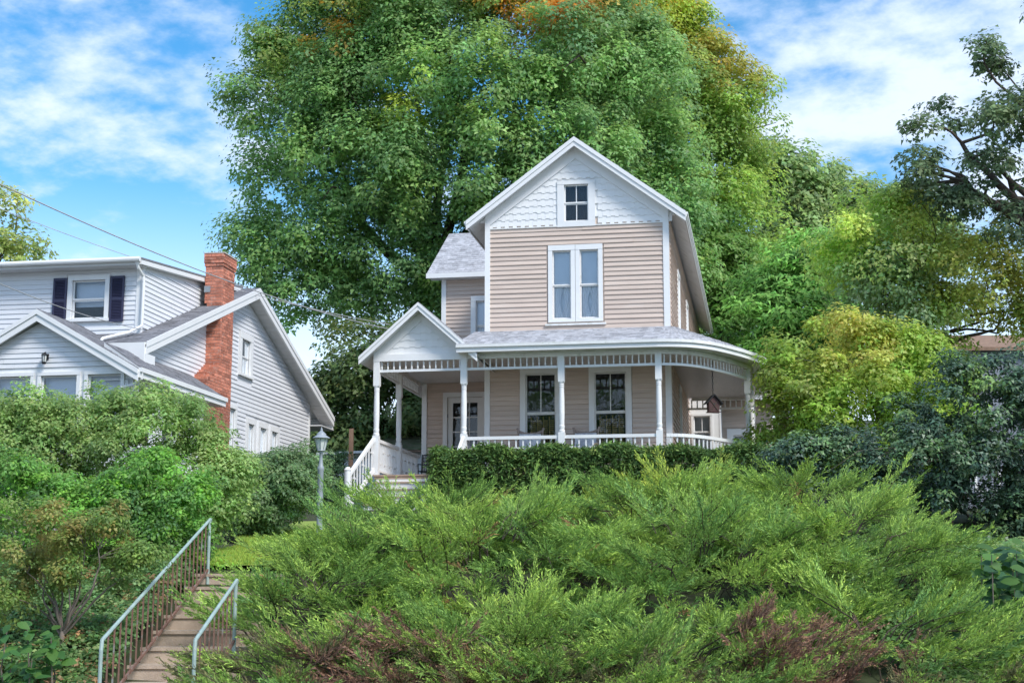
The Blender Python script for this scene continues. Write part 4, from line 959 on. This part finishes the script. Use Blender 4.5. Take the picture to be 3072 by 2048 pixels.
def limb(mb, a, b, r0, r1, rng, bend=.12, seg=7):
    a, b = np.array(a, float), np.array(b, float); L = np.linalg.norm(b - a); off = rng.normal(size=3) * L * bend; off[2] = abs(off[2]) * .6
    pts = []; 
    for t in np.linspace(0, 1, seg): pts.append(tuple(a + (b - a) * t + off * math.sin(math.pi * t) + rng.normal(size=3) * L * .012 * (0 < t < 1)))
    mb.tube(pts, list(np.linspace(r0, r1, seg)), 6, caps=False); return pts
def skeleton(parent, base, fork, targets, r, rng, mat, n1=7, name_t='trunk', name_b='branches'):
    tr = MB(); b0 = np.array(base); f = np.array(fork)
    limb(tr, b0, f, r * 1.25, r * .8, rng, .03, 8); tr.build(name_t, mat, None, True)
    o = col.objects[-1] if False else bpy.data.objects[tr_name(name_t)]
    o.parent = parent; o.matrix_parent_inverse = Matrix.Translation(-Vector(parent.location))
    br = MB(); k = min(n1, len(targets)); seeds = targets[rng.choice(len(targets), k, replace=False)]
    mains = []
    for s in seeds:
        tip = f + (s - f) * .8; pts = limb(br, f - (f - b0) * rng.uniform(0, .25), tip, r * .5, r * .16, rng, .10, 9); mains.append(pts)
    allp = np.array([p for m_ in mains for p in m_[3:]])
    for t in targets[rng.choice(len(targets), min(len(targets), 60), replace=False)]:
        j = np.argmin(np.linalg.norm(allp - t, axis=1) + 2.0 * (allp[:, 2] > t[2] + 1)); limb(br, allp[j], t, r * .14, r * .035, rng, .12, 6)
    br.build(name_b, mat, None, True); o = bpy.data.objects[tr_name(name_b)]; o.parent = parent; o.matrix_parent_inverse = Matrix.Translation(-Vector(parent.location))
def tr_name(stem):      # last built object of that stem
    c = [o.name for o in bpy.data.objects if o.name == stem or o.name.startswith(stem + '.')]
    return max(c, key=lambda n: int(n.rsplit('.', 1)[1]) if '.' in n else 0)
def tree(name, label, poly, Yc, n, thick, rad, per, L, colf, seed, basepx=None, r=.3, cat='tree', mat=None, bark=None, front=.65, inset=.0, fork=.35, branches=7, group=None, holes=(), **kw):
    rng = np.random.default_rng(seed); RL = kw.pop('lobe', rad * 2.0); cen, ld, li = crown_centres(poly, Yc, n, thick, rng, inset or RL * .25, front, RL)
    for (u, v, rr) in holes:
        h = at(u, v, Yc); w = rr / FOC * Yc; kk = np.hypot(cen[:, 0] - h[0], cen[:, 2] - h[2]) > w; cen, ld, li = cen[kk], ld[kk], li[kk]
    bx = at(basepx, 800, Yc)[0] if basepx is not None else cen[:, 0].mean()
    g = float(ground(bx, Yc)); E_ = empty(name, (bx, Yc, g)); tag(E_, label, cat, group)
    zlo, zhi = cen[:, 2].min(), cen[:, 2].max()
    skeleton(E_, (bx, Yc, g - .2), (bx + rng.normal() * .1, Yc, max(g + .3, zlo + (zhi - zlo) * fork)) if zlo > g + 1 else (bx, Yc, g + (zhi - g) * fork), cen, r, rng, bark or M['bark'], branches)
    leaf_cloud('crown', E_, cen, rad, per, L, colf, rng, mat or M['leaf'], ldir=ld, lidx=li, tri=Yc > 23, **kw)
    return E_, cen

# ------------------------------------------------------------------ trees
def near(cen, u, v, Y, rad):      # clumps near an image spot, in metres on the crown's own plane
    h = at(u, v, Y); return np.hypot(cen[:, 0] - h[0], cen[:, 2] - h[2]) < rad
def maple_col(Y, spots, base, warm=None):
    b = pal(*base)
    def f(cen, rng):
        c = b(cen, rng)
        for (u, v, rd, cc, pr) in spots:
            k = near(cen, u, v, Y, rd) & (rng.random(len(cen)) < pr); c[k] = np.array(cc) * (1 + .12 * rng.normal(size=(k.sum(), 1)))
        return c
    return f
ORG = (.36, .165, .022); OLV = (.135, .15, .026); YGR = (.17, .21, .03)
maple_poly = [(640, -60), (645, 60), (585, 115), (605, 190), (535, 230), (548, 325), (600, 345), (562, 400), (556, 470), (585, 525), (545, 560), (525, 600), (565, 680), (640, 725), (690, 780), (760, 785), (830, 735), (880, 760), (960, 790), (1100, 800), (1560, 800), (1600, 600), (1600, 380), (1560, 220), (1500, 60), (1400, -60), (1250, -150), (900, -170), (700, -140)]
tree('maple_tree', 'huge green maple tree filling the sky behind the tan house', maple_poly, 58, 4600, 6.5, .66, 100, .145,
     maple_col(58, [(800, 115, .7, ORG, .45), (1220, 50, 2.0, ORG, .85), (1180, 30, 1.6, OLV, .6), (760, 60, 2.5, OLV, .15), (620, 200, 2.0, OLV, .2), (940, 330, 1.0, YGR, .6)], [(.085, .146, .050, 5), (.10, .17, .052, 4), (.065, .118, .050, 3), (.12, .18, .05, 2)]), 21, 975, .5, front=.8, fork=.22, branches=12, holes=[(895, 620, 34), (770, 120, 24), (700, 560, 26), (640, 590, 18), (780, 500, 16)])
tree('maple_tree', 'yellowing maple tree rising right behind the tan house gable', [(1300, 20), (1380, -40), (1480, -20), (1540, 20), (1610, 60), (1620, 140), (1650, 150), (1720, 225), (1760, 310), (1740, 400), (1765, 540), (1765, 680), (1720, 790), (1560, 800), (1380, 600), (1300, 300)], 66, 1700, 5.0, .75, 100, .16,
     maple_col(66, [(1495, 120, 1.3, ORG, .7), (1560, 80, 3.0, OLV, .3), (1640, 180, 2.0, (.18, .15, .03), .5), (1450, 40, 3, YGR, .5)], [(.105, .16, .034, 4), (.122, .178, .036, 4), (.08, .132, .036, 3), (.145, .165, .034, 1)]), 22, 1560, .4, front=.72, fork=.2, branches=8)
# lower boughs close behind the house
tree('maple_tree', 'dark leafy young maple beside the right wall of the tan house', [(1570, 480), (1640, 520), (1690, 620), (1730, 740), (1770, 900), (1760, 1000), (1640, 1000), (1560, 700)], 60, 360, 2.0, .65, 90, .18, pal((.055, .11, .026, 3), (.075, .13, .03, 2)), 23, 1650, .2, front=.8)
tree('evergreen_tree', 'dark olive tree between the two houses behind the porch posts', [(745, 905), (790, 800), (850, 765), (1010, 790), (1080, 900), (1080, 1060), (720, 1070), (700, 1000)], 52, 380, 2.2, .6, 110, .15, pal((.05, .075, .024, 3), (.075, .095, .03, 2), (.035, .06, .022, 2)), 24, 870, .3, front=.75, fork=.3)
far = [(('far_tree', 'hillside tree rising highest right behind the yellowing maple'), [(1735, 380), (1790, 345), (1830, 400), (1880, 450), (1880, 640), (1740, 640)], 92, 31, 1790), (('far_tree', 'round hillside tree in the middle of the far treeline'), [(1850, 440), (1910, 425), (1960, 440), (2000, 480), (2010, 640), (1850, 640)], 96, 32, 1930), (('far_tree', 'hillside tree at the low end of the far treeline beside the oak'), [(1990, 480), (2050, 460), (2100, 490), (2170, 540), (2190, 640), (1990, 640)], 94, 33, 2080)]
for (nm, lb), po, Y, sd_, bx_ in far: tree(nm, lb, po, Y, 240, 3.2, 1.0, 80, .32, pal((.105, .15, .055, 3), (.13, .165, .06, 2), (.085, .125, .05, 2)), sd_, bx_, .3, front=.8, fork=.3, group='hillside trees beyond the garden')
tree('hemlock_tree', 'dark green hemlock with layered boughs right of the tan house roof', [(1690, 900), (1715, 690), (1760, 630), (1830, 560), (1870, 520), (1920, 590), (1970, 660), (1990, 730), (2000, 850), (1960, 960), (1720, 960)], 54, 420, 2.4, .8, 120, .2, pal((.085, .165, .038, 3), (.10, .195, .042, 3), (.055, .11, .033, 2)), 34, 1840, .22, mat=M['needle'], flat=.28, droop=.15, aspect=.35, front=.75, fork=.3)
tree('locust_tree', 'airy yellow green locust tree above the yellow bush', [(1840, 580), (1950, 500), (2050, 470), (2120, 500), (2190, 550), (2290, 575), (2420, 610), (2420, 790), (2300, 800), (2220, 770), (2130, 820), (2060, 790), (1980, 740), (1900, 700)], 47, 560, 2.6, .58, 84, .13,
     maple_col(47, [(2200, 580, 2.6, (.15, .165, .036), .6), (2320, 660, 1.8, (.155, .155, .034), .6), (2000, 700, 1.5, (.10, .15, .07), .7)], [(.16, .235, .055, 3), (.19, .24, .05, 3), (.13, .20, .07, 2)]), 35, 2010, .18, front=.6, fork=.25, branches=10, holes=[(2190, 665, 42), (2130, 600, 12), (2260, 730, 18), (2330, 790, 22), (2200, 720, 20)])
tree('oak_tree', 'sparse dark oak reaching in from the right edge against the sky', [(2035, 385), (2060, 320), (2095, 300), (2085, 215), (2135, 185), (2190, 225), (2225, 180), (2225, 70), (2290, 60), (2340, 25), (2500, -40), (2620, 200), (2600, 620), (2352, 575), (2270, 545), (2200, 500), (2130, 490), (2080, 470), (2050, 440)], 44, 480, 2.6, .38, 56, .14, pal((.05, .075, .035, 3), (.07, .098, .045, 2), (.04, .06, .034, 2)), 36, 2520, .4, front=.5, fork=.15, branches=13, holes=[(2160, 300, 22), (2200, 400, 16), (2300, 470, 24), (2230, 470, 18), (2250, 240, 20), (2190, 260, 16)])
tree('far_tree', 'pale green tree peeking over the white house roof at the left edge', [(-120, 380), (0, 372), (35, 390), (50, 430), (25, 465), (70, 530), (110, 600), (60, 640), (-120, 640)], 72, 130, 2.2, .6, 46, .22, pal((.14, .17, .05, 3), (.11, .15, .05, 2), (.18, .19, .06, 1)), 37, -40, .2, front=.6, fork=.3)

# trees across the street, which the porch windows mirror
for i, (bx_, by_, lb) in enumerate(((-17, -24, 'street tree mirrored in the porch window nearer the door'), (-5, -27, 'tall street tree behind the viewer mirrored in both porch windows'), (8, -24, 'street tree mirrored in the porch window nearer the curved corner'), (21, -27, 'street tree mirrored in the glass at the far side of the street'))):
    rng = np.random.default_rng(200 + i); E_ = empty('street_tree', (bx_, by_, 0)); tag(E_, lb, 'tree', 'trees across the street')
    cen = np.stack([bx_ + rng.normal(size=160) * 3.0, by_ + rng.normal(size=160) * 2.2, 4 + 12.5 * rng.random(160)], 1)
    skeleton(E_, (bx_, by_, -.1), (bx_, by_, 5), cen, .3, rng, M['bark'], 8); leaf_cloud('crown', E_, cen, 1.3, 24, .55, pal((.05, .1, .03, 1), (.07, .12, .035, 1)), rng, M['leaf'])
# ------------------------------------------------------------------ shrubs
def shrub(name, label, poly, Yc, n, thick, rad, per, L, colf, seed, **kw):
    kw.setdefault('r', .05); kw.setdefault('fork', .25); kw.setdefault('front', .72); kw.setdefault('cat', 'shrub'); kw.setdefault('bark', M['bark_grey'])
    return tree(name, label, poly, Yc, n, thick, rad, per, L, colf, seed, **kw)
shrub('burning_bush', 'rounded yellow green bush beside the curved end of the porch', [(1730, 1030), (1735, 900), (1765, 820), (1820, 765), (1890, 728), (1980, 735), (2060, 775), (2150, 800), (2205, 850), (2215, 920), (2180, 1100), (1900, 1150), (1750, 1120)], 37, 900, 2.3, .32, 60, .10,
      maple_col(37, [(1890, 745, .9, (.21, .17, .045), .75), (1960, 770, 1.0, (.19, .175, .04), .6), (1900, 800, 1.0, (.17, .18, .04), .6), (1770, 900, 1.0, (.10, .125, .03), .6)], [(.125, .185, .03, 3), (.105, .168, .03, 3), (.14, .18, .035, 2)]), 41, r=.08)
shrub('holly_bush', 'large dark glossy holly bush filling the bank on the right side', [(1740, 1060), (1810, 1020), (1900, 985), (2000, 950), (2070, 940), (2130, 880), (2190, 825), (2260, 805), (2330, 825), (2440, 880), (2460, 1360), (2300, 1360), (2180, 1340), (2060, 1310), (1960, 1250), (1880, 1180), (1790, 1120)], 30, 1600, 1.6, .22, 52, .08,
      pal((.023, .042, .027, 5), (.033, .06, .032, 3), (.052, .092, .03, 2), (.085, .135, .03, .7)), 42, mat=M['leaf_gloss'], r=.07, aspect=.55)
shrub('yew_shrub', 'nearly black yew at the right edge behind the holly', [(2230, 1010), (2290, 900), (2340, 835), (2400, 800), (2460, 850), (2460, 1300), (2240, 1300)], 31.5, 330, .9, .22, 70, .09, pal((.014, .024, .02, 3), (.022, .035, .026, 2)), 43, mat=M['needle'], aspect=.3)
def hedge(label, u0, u1, w0, w1, z0, z1, n, seed):
    rng = np.random.default_rng(seed); p = hw((u0 + u1) / 2, (w0 + w1) / 2, z0 - .3); E_ = empty('yew_hedge', p, 0); tag(E_, label, 'hedge')
    k = rng.random(n); a = rng.uniform(u0, u1, n); b = np.where(k < .62, w0 + .4 * rng.random(n) ** 1.6, rng.uniform(w0, w1, n)); c = np.where(k < .62, rng.uniform(z0 - .1, z1, n), z1 - .12 * rng.random(n))
    c = c + .07 * np.sin(a * 4.2) * (c > z1 - .3); k2 = (k > .9); a = np.where(k2, u0 + .1 * rng.random(n), a); c = np.where(k2, rng.uniform(z0 - .4, z1, n), c)
    cen = np.array([hw(x, y, z) for x, y, z in zip(a, b, c)])
    leaf_cloud('foliage', E_, cen, .13, 24, .11, pal((.032, .062, .018, 3), (.05, .085, .022, 2), (.08, .12, .03, .8)), rng, M['needle'], droop=-.1, aspect=.3, flat=1.0, up=.3, shell=.3, jit=.22)
    br = MB()
    for i in range(14):
        x = u0 + (u1 - u0) * (i + .5) / 14; y = (w0 + w1) / 2; pts = [tuple(hw(x, y, z0 - .6)), tuple(hw(x + .05, y, (z0 + z1) / 2)), tuple(hw(x, y, z1 - .15))]; br.tube(pts, [.03, .022, .012], 6)
    o = br.build('stems', M['bark'], None); o.parent = E_; o.matrix_parent_inverse = Matrix.Translation(-Vector(E_.location))
    m = MB(); inn = .12; q = [hw(u0 + inn, w0 + inn, 0), hw(u1 - inn, w0 + inn, 0), hw(u1 - inn, w1, 0), hw(u0 + inn, w1, 0)]
hedge('trimmed dark yew hedge along the front of the porch', -5.45, -.1, -3.2, -2.3, -4.6, -3.42, 2900, 51)
hedge('looser yew hedge below the curved porch railing', -.2, 2.6, -3.0, -1.6, -4.6, -3.46, 1400, 52)

shrub('forsythia_bush', 'big pale green arching bush in front of the white house porch', [(-80, 930), (0, 900), (90, 890), (200, 905), (290, 915), (350, 890), (420, 895), (470, 950), (520, 1010), (570, 1050), (600, 1120), (560, 1240), (480, 1220), (330, 1200), (100, 1210), (-80, 1210)], 24.5, 2000, 1.1, .18, 50, .055, pal((.115, .165, .055, 3), (.095, .15, .045, 3), (.15, .19, .07, 2), (.075, .12, .04, 2)), 61)
shrub('privet_bush', 'grey green clipped bush below the side windows of the white house', [(500, 1110), (540, 1040), (590, 1075), (640, 1050), (700, 1040), (740, 1035), (760, 1120), (730, 1170), (640, 1205), (600, 1230), (505, 1235)], 28.6, 620, 1.0, .18, 74, .055, pal((.075, .115, .05, 3), (.055, .095, .04, 3), (.10, .14, .065, 1)), 62)
shrub('dark_shrub', 'dark green shrub at the foot of the porch steps beside the lamp post', [(730, 1075), (770, 1050), (820, 1050), (850, 1080), (830, 1160), (730, 1160)], 38.5, 150, .7, .18, 70, .06, pal((.03, .06, .028, 3), (.045, .08, .035, 1)), 63)
shrub('leafy_bush', 'bright green leafy bush above the brown tipped shrub', [(-60, 1010), (40, 1030), (110, 1110), (200, 1125), (300, 1060), (370, 1050), (475, 1110), (495, 1180), (485, 1280), (460, 1370), (380, 1400), (330, 1330), (200, 1320), (60, 1300), (-60, 1300)], 21, 1100, .7, .15, 54, .055, pal((.085, .18, .03, 3), (.07, .14, .035, 3), (.12, .22, .03, 1.5), (.04, .08, .03, 2)), 64)
e_, bc = shrub('andromeda_shrub', 'leggy shrub with brown orange tips and bare grey branches near the stairs', [(-40, 1200), (50, 1135), (110, 1150), (160, 1200), (240, 1165), (300, 1190), (345, 1240), (350, 1290), (300, 1330), (230, 1360), (130, 1370), (60, 1420), (-40, 1430)], 17.2, 330, .55, .12, 60, .045, maple_col(17.2, [(100, 1145, .22, (.17, .105, .04), .45), (240, 1195, .45, (.17, .11, .04), .3), (140, 1260, .35, (.14, .12, .04), .5), (40, 1310, .25, (.14, .12, .04), .5)], [(.085, .125, .032, 3), (.065, .105, .028, 3), (.10, .125, .035, 1)]), 65, branches=12, r=.035, front=.6, fork=.2)

# ------------------------------------------------------------------ ivy and low ground cover on the bank
def cover(name, label, region, n, hgt, L, colf, seed, kind='stuff', cat='ground cover', aspect=.8, mat=None):
    rng = np.random.default_rng(seed); x0, x1, y0, y1 = region
    X = rng.uniform(x0, x1, n); Y = rng.uniform(y0, y1, n); Z = ground(X, Y) + hgt * (.5 + .35 * np.sin(X * 3.1 + 1) * np.cos(Y * 2.7) + .3 * rng.random(n))
    cen = np.stack([X, Y, Z], 1)
    o = leaf_cloud(name, None, cen, .10, 16, L, colf, rng, mat or M['leaf'], aspect=aspect, up=.6, flat=.8)
    o['kind'] = kind; o['label'] = label; o['category'] = cat; return o
cover('ivy', 'ivy and low weeds covering the bank left of the garden stairs', (-7.6, -4.45, 14.9, 20.4), 3000, .30, .06, pal((.05, .095, .035, 3), (.075, .125, .045, 3), (.12, .16, .06, 1), (.16, .10, .05, .7)), 71)
cover('undergrowth', 'pale green low undergrowth at the foot of the bank on the right', (4.3, 9.0, 15.0, 25.0), 3200, .32, .065, pal((.085, .14, .05, 3), (.06, .11, .035, 3), (.13, .17, .06, 1)), 72)
def big_leaf_plant(label, spots, seed, L=.17, colr=((.10, .21, .05), (.075, .17, .05)), name='big_leaf_plant', cat='plant'):
    rng = np.random.default_rng(seed); c = np.mean([at(*s_) for s_ in spots], axis=0); E_ = empty(name, (c[0], c[1], float(ground(c[0], c[1])))); tag(E_, label, cat)
    P = []; T = []; Nn = []; st = MB()
    for s_ in spots:
        p = at(*s_); g = float(ground(p[0], p[1])); st.tube([(p[0], p[1] + .15, g - .05), (p[0] + rng.normal() * .04, p[1] + .08, (g + p[2]) / 2), tuple(p)], [.012, .009, .005], 5)
        for k in range(9):
            a = rng.uniform(0, 6.28); d = np.array([math.cos(a), math.sin(a), rng.uniform(-.35, .25)]); P.append(p + rng.normal(size=3) * .05 - np.array([0, 0, .10 * (k % 3)])); T.append(d); Nn.append(np.array([rng.normal() * .3, -.45 + rng.normal() * .3, .8]))
    P, T, Nn = np.array(P), np.array(T), unit(np.array(Nn)); T = unit(T - Nn * (T * Nn).sum(1, keepdims=True)); Ls = L * rng.uniform(.7, 1.3, len(P))
    # broad leaf of six quads, folded along the midrib
    Bn = unit(np.cross(Nn, T)); V = []; prof = [(0, .0), (.2, .26), (.5, .36), (.8, .2), (1, .0)]; F_ = []
    for i in range(len(P)):
        o = len(V)
        for t, w in prof:
            q = P[i] + T[i] * t * Ls[i] - Nn[i] * .25 * t * t * Ls[i]
            V += [q - Bn[i] * w * Ls[i] + Nn[i] * .1 * w * Ls[i], q, q + Bn[i] * w * Ls[i] + Nn[i] * .1 * w * Ls[i]]
        for j in range(4):
            for k in range(2): a = o + j * 3 + k; F_.append((a, a + 1, a + 4, a + 3))
    C = np.array([colr[i % 2] for i in range(len(P))]) * (1 + .15 * rng.normal(size=(len(P), 1))); C = np.clip(np.repeat(C, 8, axis=0), .01, 1)
    attr_mesh('leaves', np.array(V), np.array(F_), C, M['leaf'], E_); o = st.build('stems', M['rail_green'] if False else M['bark_grey'], None); o.parent = E_; o.matrix_parent_inverse = Matrix.Translation(-Vector(E_.location))
rg = np.random.default_rng(5)
big_leaf_plant('broad leaved plant with fresh green leaves in the lower right corner', [(2200 + rg.uniform(0, 190), 1265 + rg.uniform(0, 190), 17.5 + rg.uniform(-.6, .8)) for _ in range(24)], 81, .2, ((.055, .14, .06), (.10, .21, .05)))
big_leaf_plant('broad leaved plant with round light green leaves in the lower left corner', [(10 + rg.uniform(0, 130), 1440 + rg.uniform(0, 130), 16.0 + rg.uniform(-.4, .5)) for _ in range(16)], 82, .14, ((.075, .2, .06), (.10, .22, .05)))
# lawn patch at the head of the stairs
def lawn():
    xs = np.linspace(-5.2, -2.6, 14); ys = np.linspace(21.2, 30.5, 24); mb = MB()
    for j, y in enumerate(ys):
        for x in xs: mb.v.append((x + .25 * math.sin(y * 1.3) + (y - 21) * .05, y, float(ground(x, y)) + .09))
    for j in range(len(ys) - 1):
        for i in range(13): a = j * 14 + i; mb.f.append((a, a + 1, a + 15, a + 14))
    tag(mb.build('lawn', M['lawn'], smooth=True), None, None, kind='structure')
    rng = np.random.default_rng(91); n = 26000; X = rng.uniform(-5.2, -2.6, n); Y = rng.uniform(21.2, 29, n); Z = ground(X, Y) + .08
    P = np.stack([X + .25 * np.sin(Y * 1.3) + (Y - 21) * .05, Y, Z], 1); T = unit(np.stack([rng.normal(size=n) * .35, rng.normal(size=n) * .35, np.ones(n)], 1)); Nn = unit(rng.normal(size=(n, 3)) * .4 + np.array([0, -1, .3])); Nn = unit(Nn - T * (T * Nn).sum(1, keepdims=True))
    Ls = rng.uniform(.05, .10, n); V, Fq = leaf_quads(P, T, Nn, Ls, np.full(n, .014), rng); C = np.array([.36, .48, .09]) * (1 + .2 * rng.normal(size=(n, 1))); C[:, 0] *= (1 + .15 * rng.normal(size=n))
    o = attr_mesh('grass', V, Fq, np.clip(C, .02, 1), M['leaf'], None); tag(o, 'bright short lawn grass at the head of the garden stairs', 'grass', kind='stuff')
lawn()

# ------------------------------------------------------------------ spreading junipers
def plume_proto(rng, nb=11):
    """one feathery spray along +x, unit length, curling up a little; triangles (verts, faces)"""
    V = []; F_ = []; G = []
    def tri(a, b, c, g): o = len(V); V.extend([a, b, c]); F_.append((o, o + 1, o + 2)); G.append(g)
    axis = lambda t: np.array([t, .05 * math.sin(3 * t), .14 * t * t])
    for i in range(6):
        a, b = axis(i / 6), axis((i + 1) / 6); w = .014 * (1 - i / 6) + .004; tri(a + [0, w, 0], a - [0, w, 0], b, 2)
    for i in range(nb):
        t = .04 + .94 * (i / nb) ** .85; p = axis(t); sd = 1 if i % 2 else -1
        ang = rng.uniform(-.9, .9)
        d = np.array([.9 + .5 * t, sd * math.cos(ang) * .55 * (1.15 - t * .8), math.sin(ang) * .5 + .10]); d /= np.linalg.norm(d)
        L = (.36 * (1 - t) ** .6 + .12) * rng.uniform(.75, 1.2)
        up_ = np.cross(d, [0, 0, 1.]); up_ /= np.linalg.norm(up_) + 1e-9; u2 = np.cross(up_, d)
        for k in range(6):
            s_ = k / 6; q = p + d * L * s_ + np.array([0, 0, .06 * s_ * s_ * L]); r_ = rng.normal(size=2) * .38
            e = d * 1.0 + up_ * r_[0] + u2 * (r_[1] + .15); e /= np.linalg.norm(e); ln = L * (.46 - .22 * s_) * rng.uniform(.7, 1.25)
            wv = np.cross(e, rng.normal(size=3)); wv /= np.linalg.norm(wv) + 1e-9; wv *= .0165
            tri(q - wv, q + wv, q + e * ln, 0 if k < 4 else 1)
    return np.array(V), np.array(F_), np.array(G)
PR = [plume_proto(np.random.default_rng(100 + i)) for i in range(8)]
JUN = [  # x, y, radius, height, label
    (-2.3, 15.9, .95, .5, 'low juniper spilling over the bottom of the garden stairs'), (-2.4, 18.2, .9, .6, 'juniper leaning over the stair handrail halfway up'), (-2.1, 20.2, .9, .7, 'juniper beside the top steps of the garden stairs'), (-1.35, 22.4, 1.3, .8, 'juniper at the head of the garden stairs beside the lawn'), (-2.1, 24.4, 1.5, .2, 'juniper in front of the lamp post'), (-.3, 28.6, 1.3, .14, 'feathery juniper below the porch steps'),
    (-.1, 16.5, 1.7, .65, 'juniper with browned lower twigs near the bottom of the bank'), (-.2, 19.5, 1.8, .95, 'tall plumed juniper in the middle of the bank'), (.15, 23.2, 1.8, .62, 'juniper below the end of the yew hedge'), (.9, 27.0, 2.0, .58, 'pale juniper just under the trimmed yew hedge'),
    (2.0, 16.2, 1.7, .65, 'juniper at the bottom of the bank below the porch middle'), (2.2, 19.1, 1.8, 1.0, 'deep green juniper below the middle of the porch'), (2.3, 22.8, 1.9, 1.0, 'juniper with upright sprays below the window bay'), (3.3, 26.7, 2.1, 1.0, 'juniper reaching up to the curved porch railing'),
    (4.1, 16.6, 1.6, .6, 'juniper with a large dead brown patch at the bottom right'), (4.4, 19.9, 1.7, .85, 'juniper spreading out in front of the dark holly'), (4.8, 23.8, 1.7, 1.1, 'juniper between the holly and the porch corner')]
JUN += [(-1.3, 16.0, 1.1, .5, 'small juniper with dead brown sprays just right of the stairs foot'), (1.0, 15.5, 1.2, .5, 'low juniper at the very bottom of the bank in the middle')]
DEAD = [(-1.6, 15.6, .8), (-.5, 15.5, .4), (3.2, 15.7, 1.05)]
def junipers():
    rng = np.random.default_rng(77)
    for ji, (jx, jy, jr, jh, lab) in enumerate(JUN):
        g = float(ground(jx, jy)); E_ = empty('juniper_shrub', (jx, jy, g)); tag(E_, lab, 'juniper', 'spreading junipers on the bank')
        VV = []; FF = []; CC = []; o = 0; br = MB(); nb = int(150 * (jr / 1.7) ** 1.5)
        nfan = max(6, nb // 8); fan = None
        for b in range(nb):
            if b % 8 < 5:       # boughs that lie together in one flat fan
                if b % 8 == 0:
                    f_ = b // 8; fa = 2 * math.pi * (f_ + rng.uniform(-.3, .3)) * .381966; fr_ = math.sqrt((f_ + .5) / nfan)
                    fan = (fa, fr_, R((24 - 16 * fr_ if fr_ > .25 else 36) + rng.normal() * 7), rng.random(), rng.uniform(.85, 1.1))
                a = fan[0]; rr = fan[1]; ft = rng.uniform(-.75, .75); el = fan[2] + rng.normal() * .07
                x0, y0 = jx + jr * .86 * rr * math.cos(a) + rng.normal() * .1, jy + jr * .95 * rr * math.sin(a) + rng.normal() * .1
                z0 = float(ground(x0, y0)) + jh * (1 - .78 * rr ** 2.2) * fan[4]; a = a + ft; low_ = False; tone_ = fan[3]
                if math.sin(a) > .5 and rr > .6 and rng.random() < .4: continue
            else:               # low fill underneath
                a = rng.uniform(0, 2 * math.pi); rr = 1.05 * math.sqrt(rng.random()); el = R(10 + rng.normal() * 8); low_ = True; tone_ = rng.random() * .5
                x0, y0 = jx + jr * .95 * rr * math.cos(a), jy + jr * rr * math.sin(a); z0 = float(ground(x0, y0)) + jh * rng.uniform(.1, .6) * (1 - .7 * rr ** 2)
            d = np.array([math.cos(a) * math.cos(el), math.sin(a) * math.cos(el) - .22, math.sin(el)]); d += rng.normal(size=3) * np.array([.1, .1, .04]); d /= np.linalg.norm(d)
            BL = rng.uniform(.55, 1.0) * min(1.0, .5 + .55 * jh) * (.75 if low_ else 1.08)
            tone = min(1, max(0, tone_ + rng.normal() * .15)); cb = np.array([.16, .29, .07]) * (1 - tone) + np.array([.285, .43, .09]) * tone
            if jy > 26: cb = cb * np.array([1.28, 1.10, 1.0])
            if rng.random() < .10: cb = cb * np.array([.85, .95, 1.15])
            sidev = np.cross(d, [0, 0, 1.]); sidev /= np.linalg.norm(sidev) + 1e-9; upv = np.cross(sidev, d); droop = rng.uniform(-.1, .25)
            for i in range(7 if not low_ else 5):
                t = .0 + 1.0 * (i / (6 if not low_ else 4)); p = np.array([x0, y0, z0]) + d * BL * t * .8 + np.array([0, 0, -droop * t * t * BL])
                q = rng.normal(size=2) * np.array([.50, .15]) * (1.15 - .6 * t); e = d + sidev * q[0] + upv * (q[1] + .12); e /= np.linalg.norm(e)
                L = (1.3 if low_ else 1.06) * rng.uniform(.30, .52) * (1.05 - .1 * t) * (.85 + .2 * BL)
                yv = np.cross([0, 0, 1.], e); yv /= np.linalg.norm(yv) + 1e-9; zv = np.cross(e, yv); ro = rng.uniform(-.6, .6); c_, s_ = math.cos(ro), math.sin(ro)
                A = np.stack([e, yv * c_ + zv * s_, zv * c_ - yv * s_]) * L
                V, F_, G = PR[rng.integers(len(PR))]
                VV.append(V @ A + p); FF.append(F_ + o); o += len(V); c0 = cb * (1 + .10 * rng.normal())
                pd = max([1 - math.hypot(p[0] - x, p[1] - y) / r_ for x, y, r_ in DEAD]); low = p[1] < 16.4 and p[2] - ground(p[0], p[1]) < .5
                if pd > 0 and rng.random() < .35 + pd * .9: c0 = np.array([.22, .135, .095]) * rng.uniform(.65, 1.3)
                elif low and rng.random() < .5: c0 = np.array([.17, .175, .085])
                elif rng.random() < .006: c0 = np.array([.30, .19, .09])
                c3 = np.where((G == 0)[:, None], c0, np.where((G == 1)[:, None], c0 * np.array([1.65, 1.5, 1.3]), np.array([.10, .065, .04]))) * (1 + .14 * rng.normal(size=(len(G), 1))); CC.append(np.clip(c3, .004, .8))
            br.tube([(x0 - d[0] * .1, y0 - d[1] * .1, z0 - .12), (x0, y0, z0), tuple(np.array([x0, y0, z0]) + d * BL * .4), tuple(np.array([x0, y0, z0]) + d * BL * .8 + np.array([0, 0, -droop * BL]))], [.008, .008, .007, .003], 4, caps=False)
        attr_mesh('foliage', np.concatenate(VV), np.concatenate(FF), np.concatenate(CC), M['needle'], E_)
        o_ = br.build('branches', M['bark'], None); o_['kind'] = 'stuff'; o_.parent = E_; o_.matrix_parent_inverse = Matrix.Translation(-Vector(E_.location))
junipers()
print('TRIS', sum(sum(len(p.vertices) - 2 for p in me.polygons) if len(me.polygons) < 2000 else len(me.polygons) * (len(me.polygons[0].vertices) - 2) for me in bpy.data.meshes))
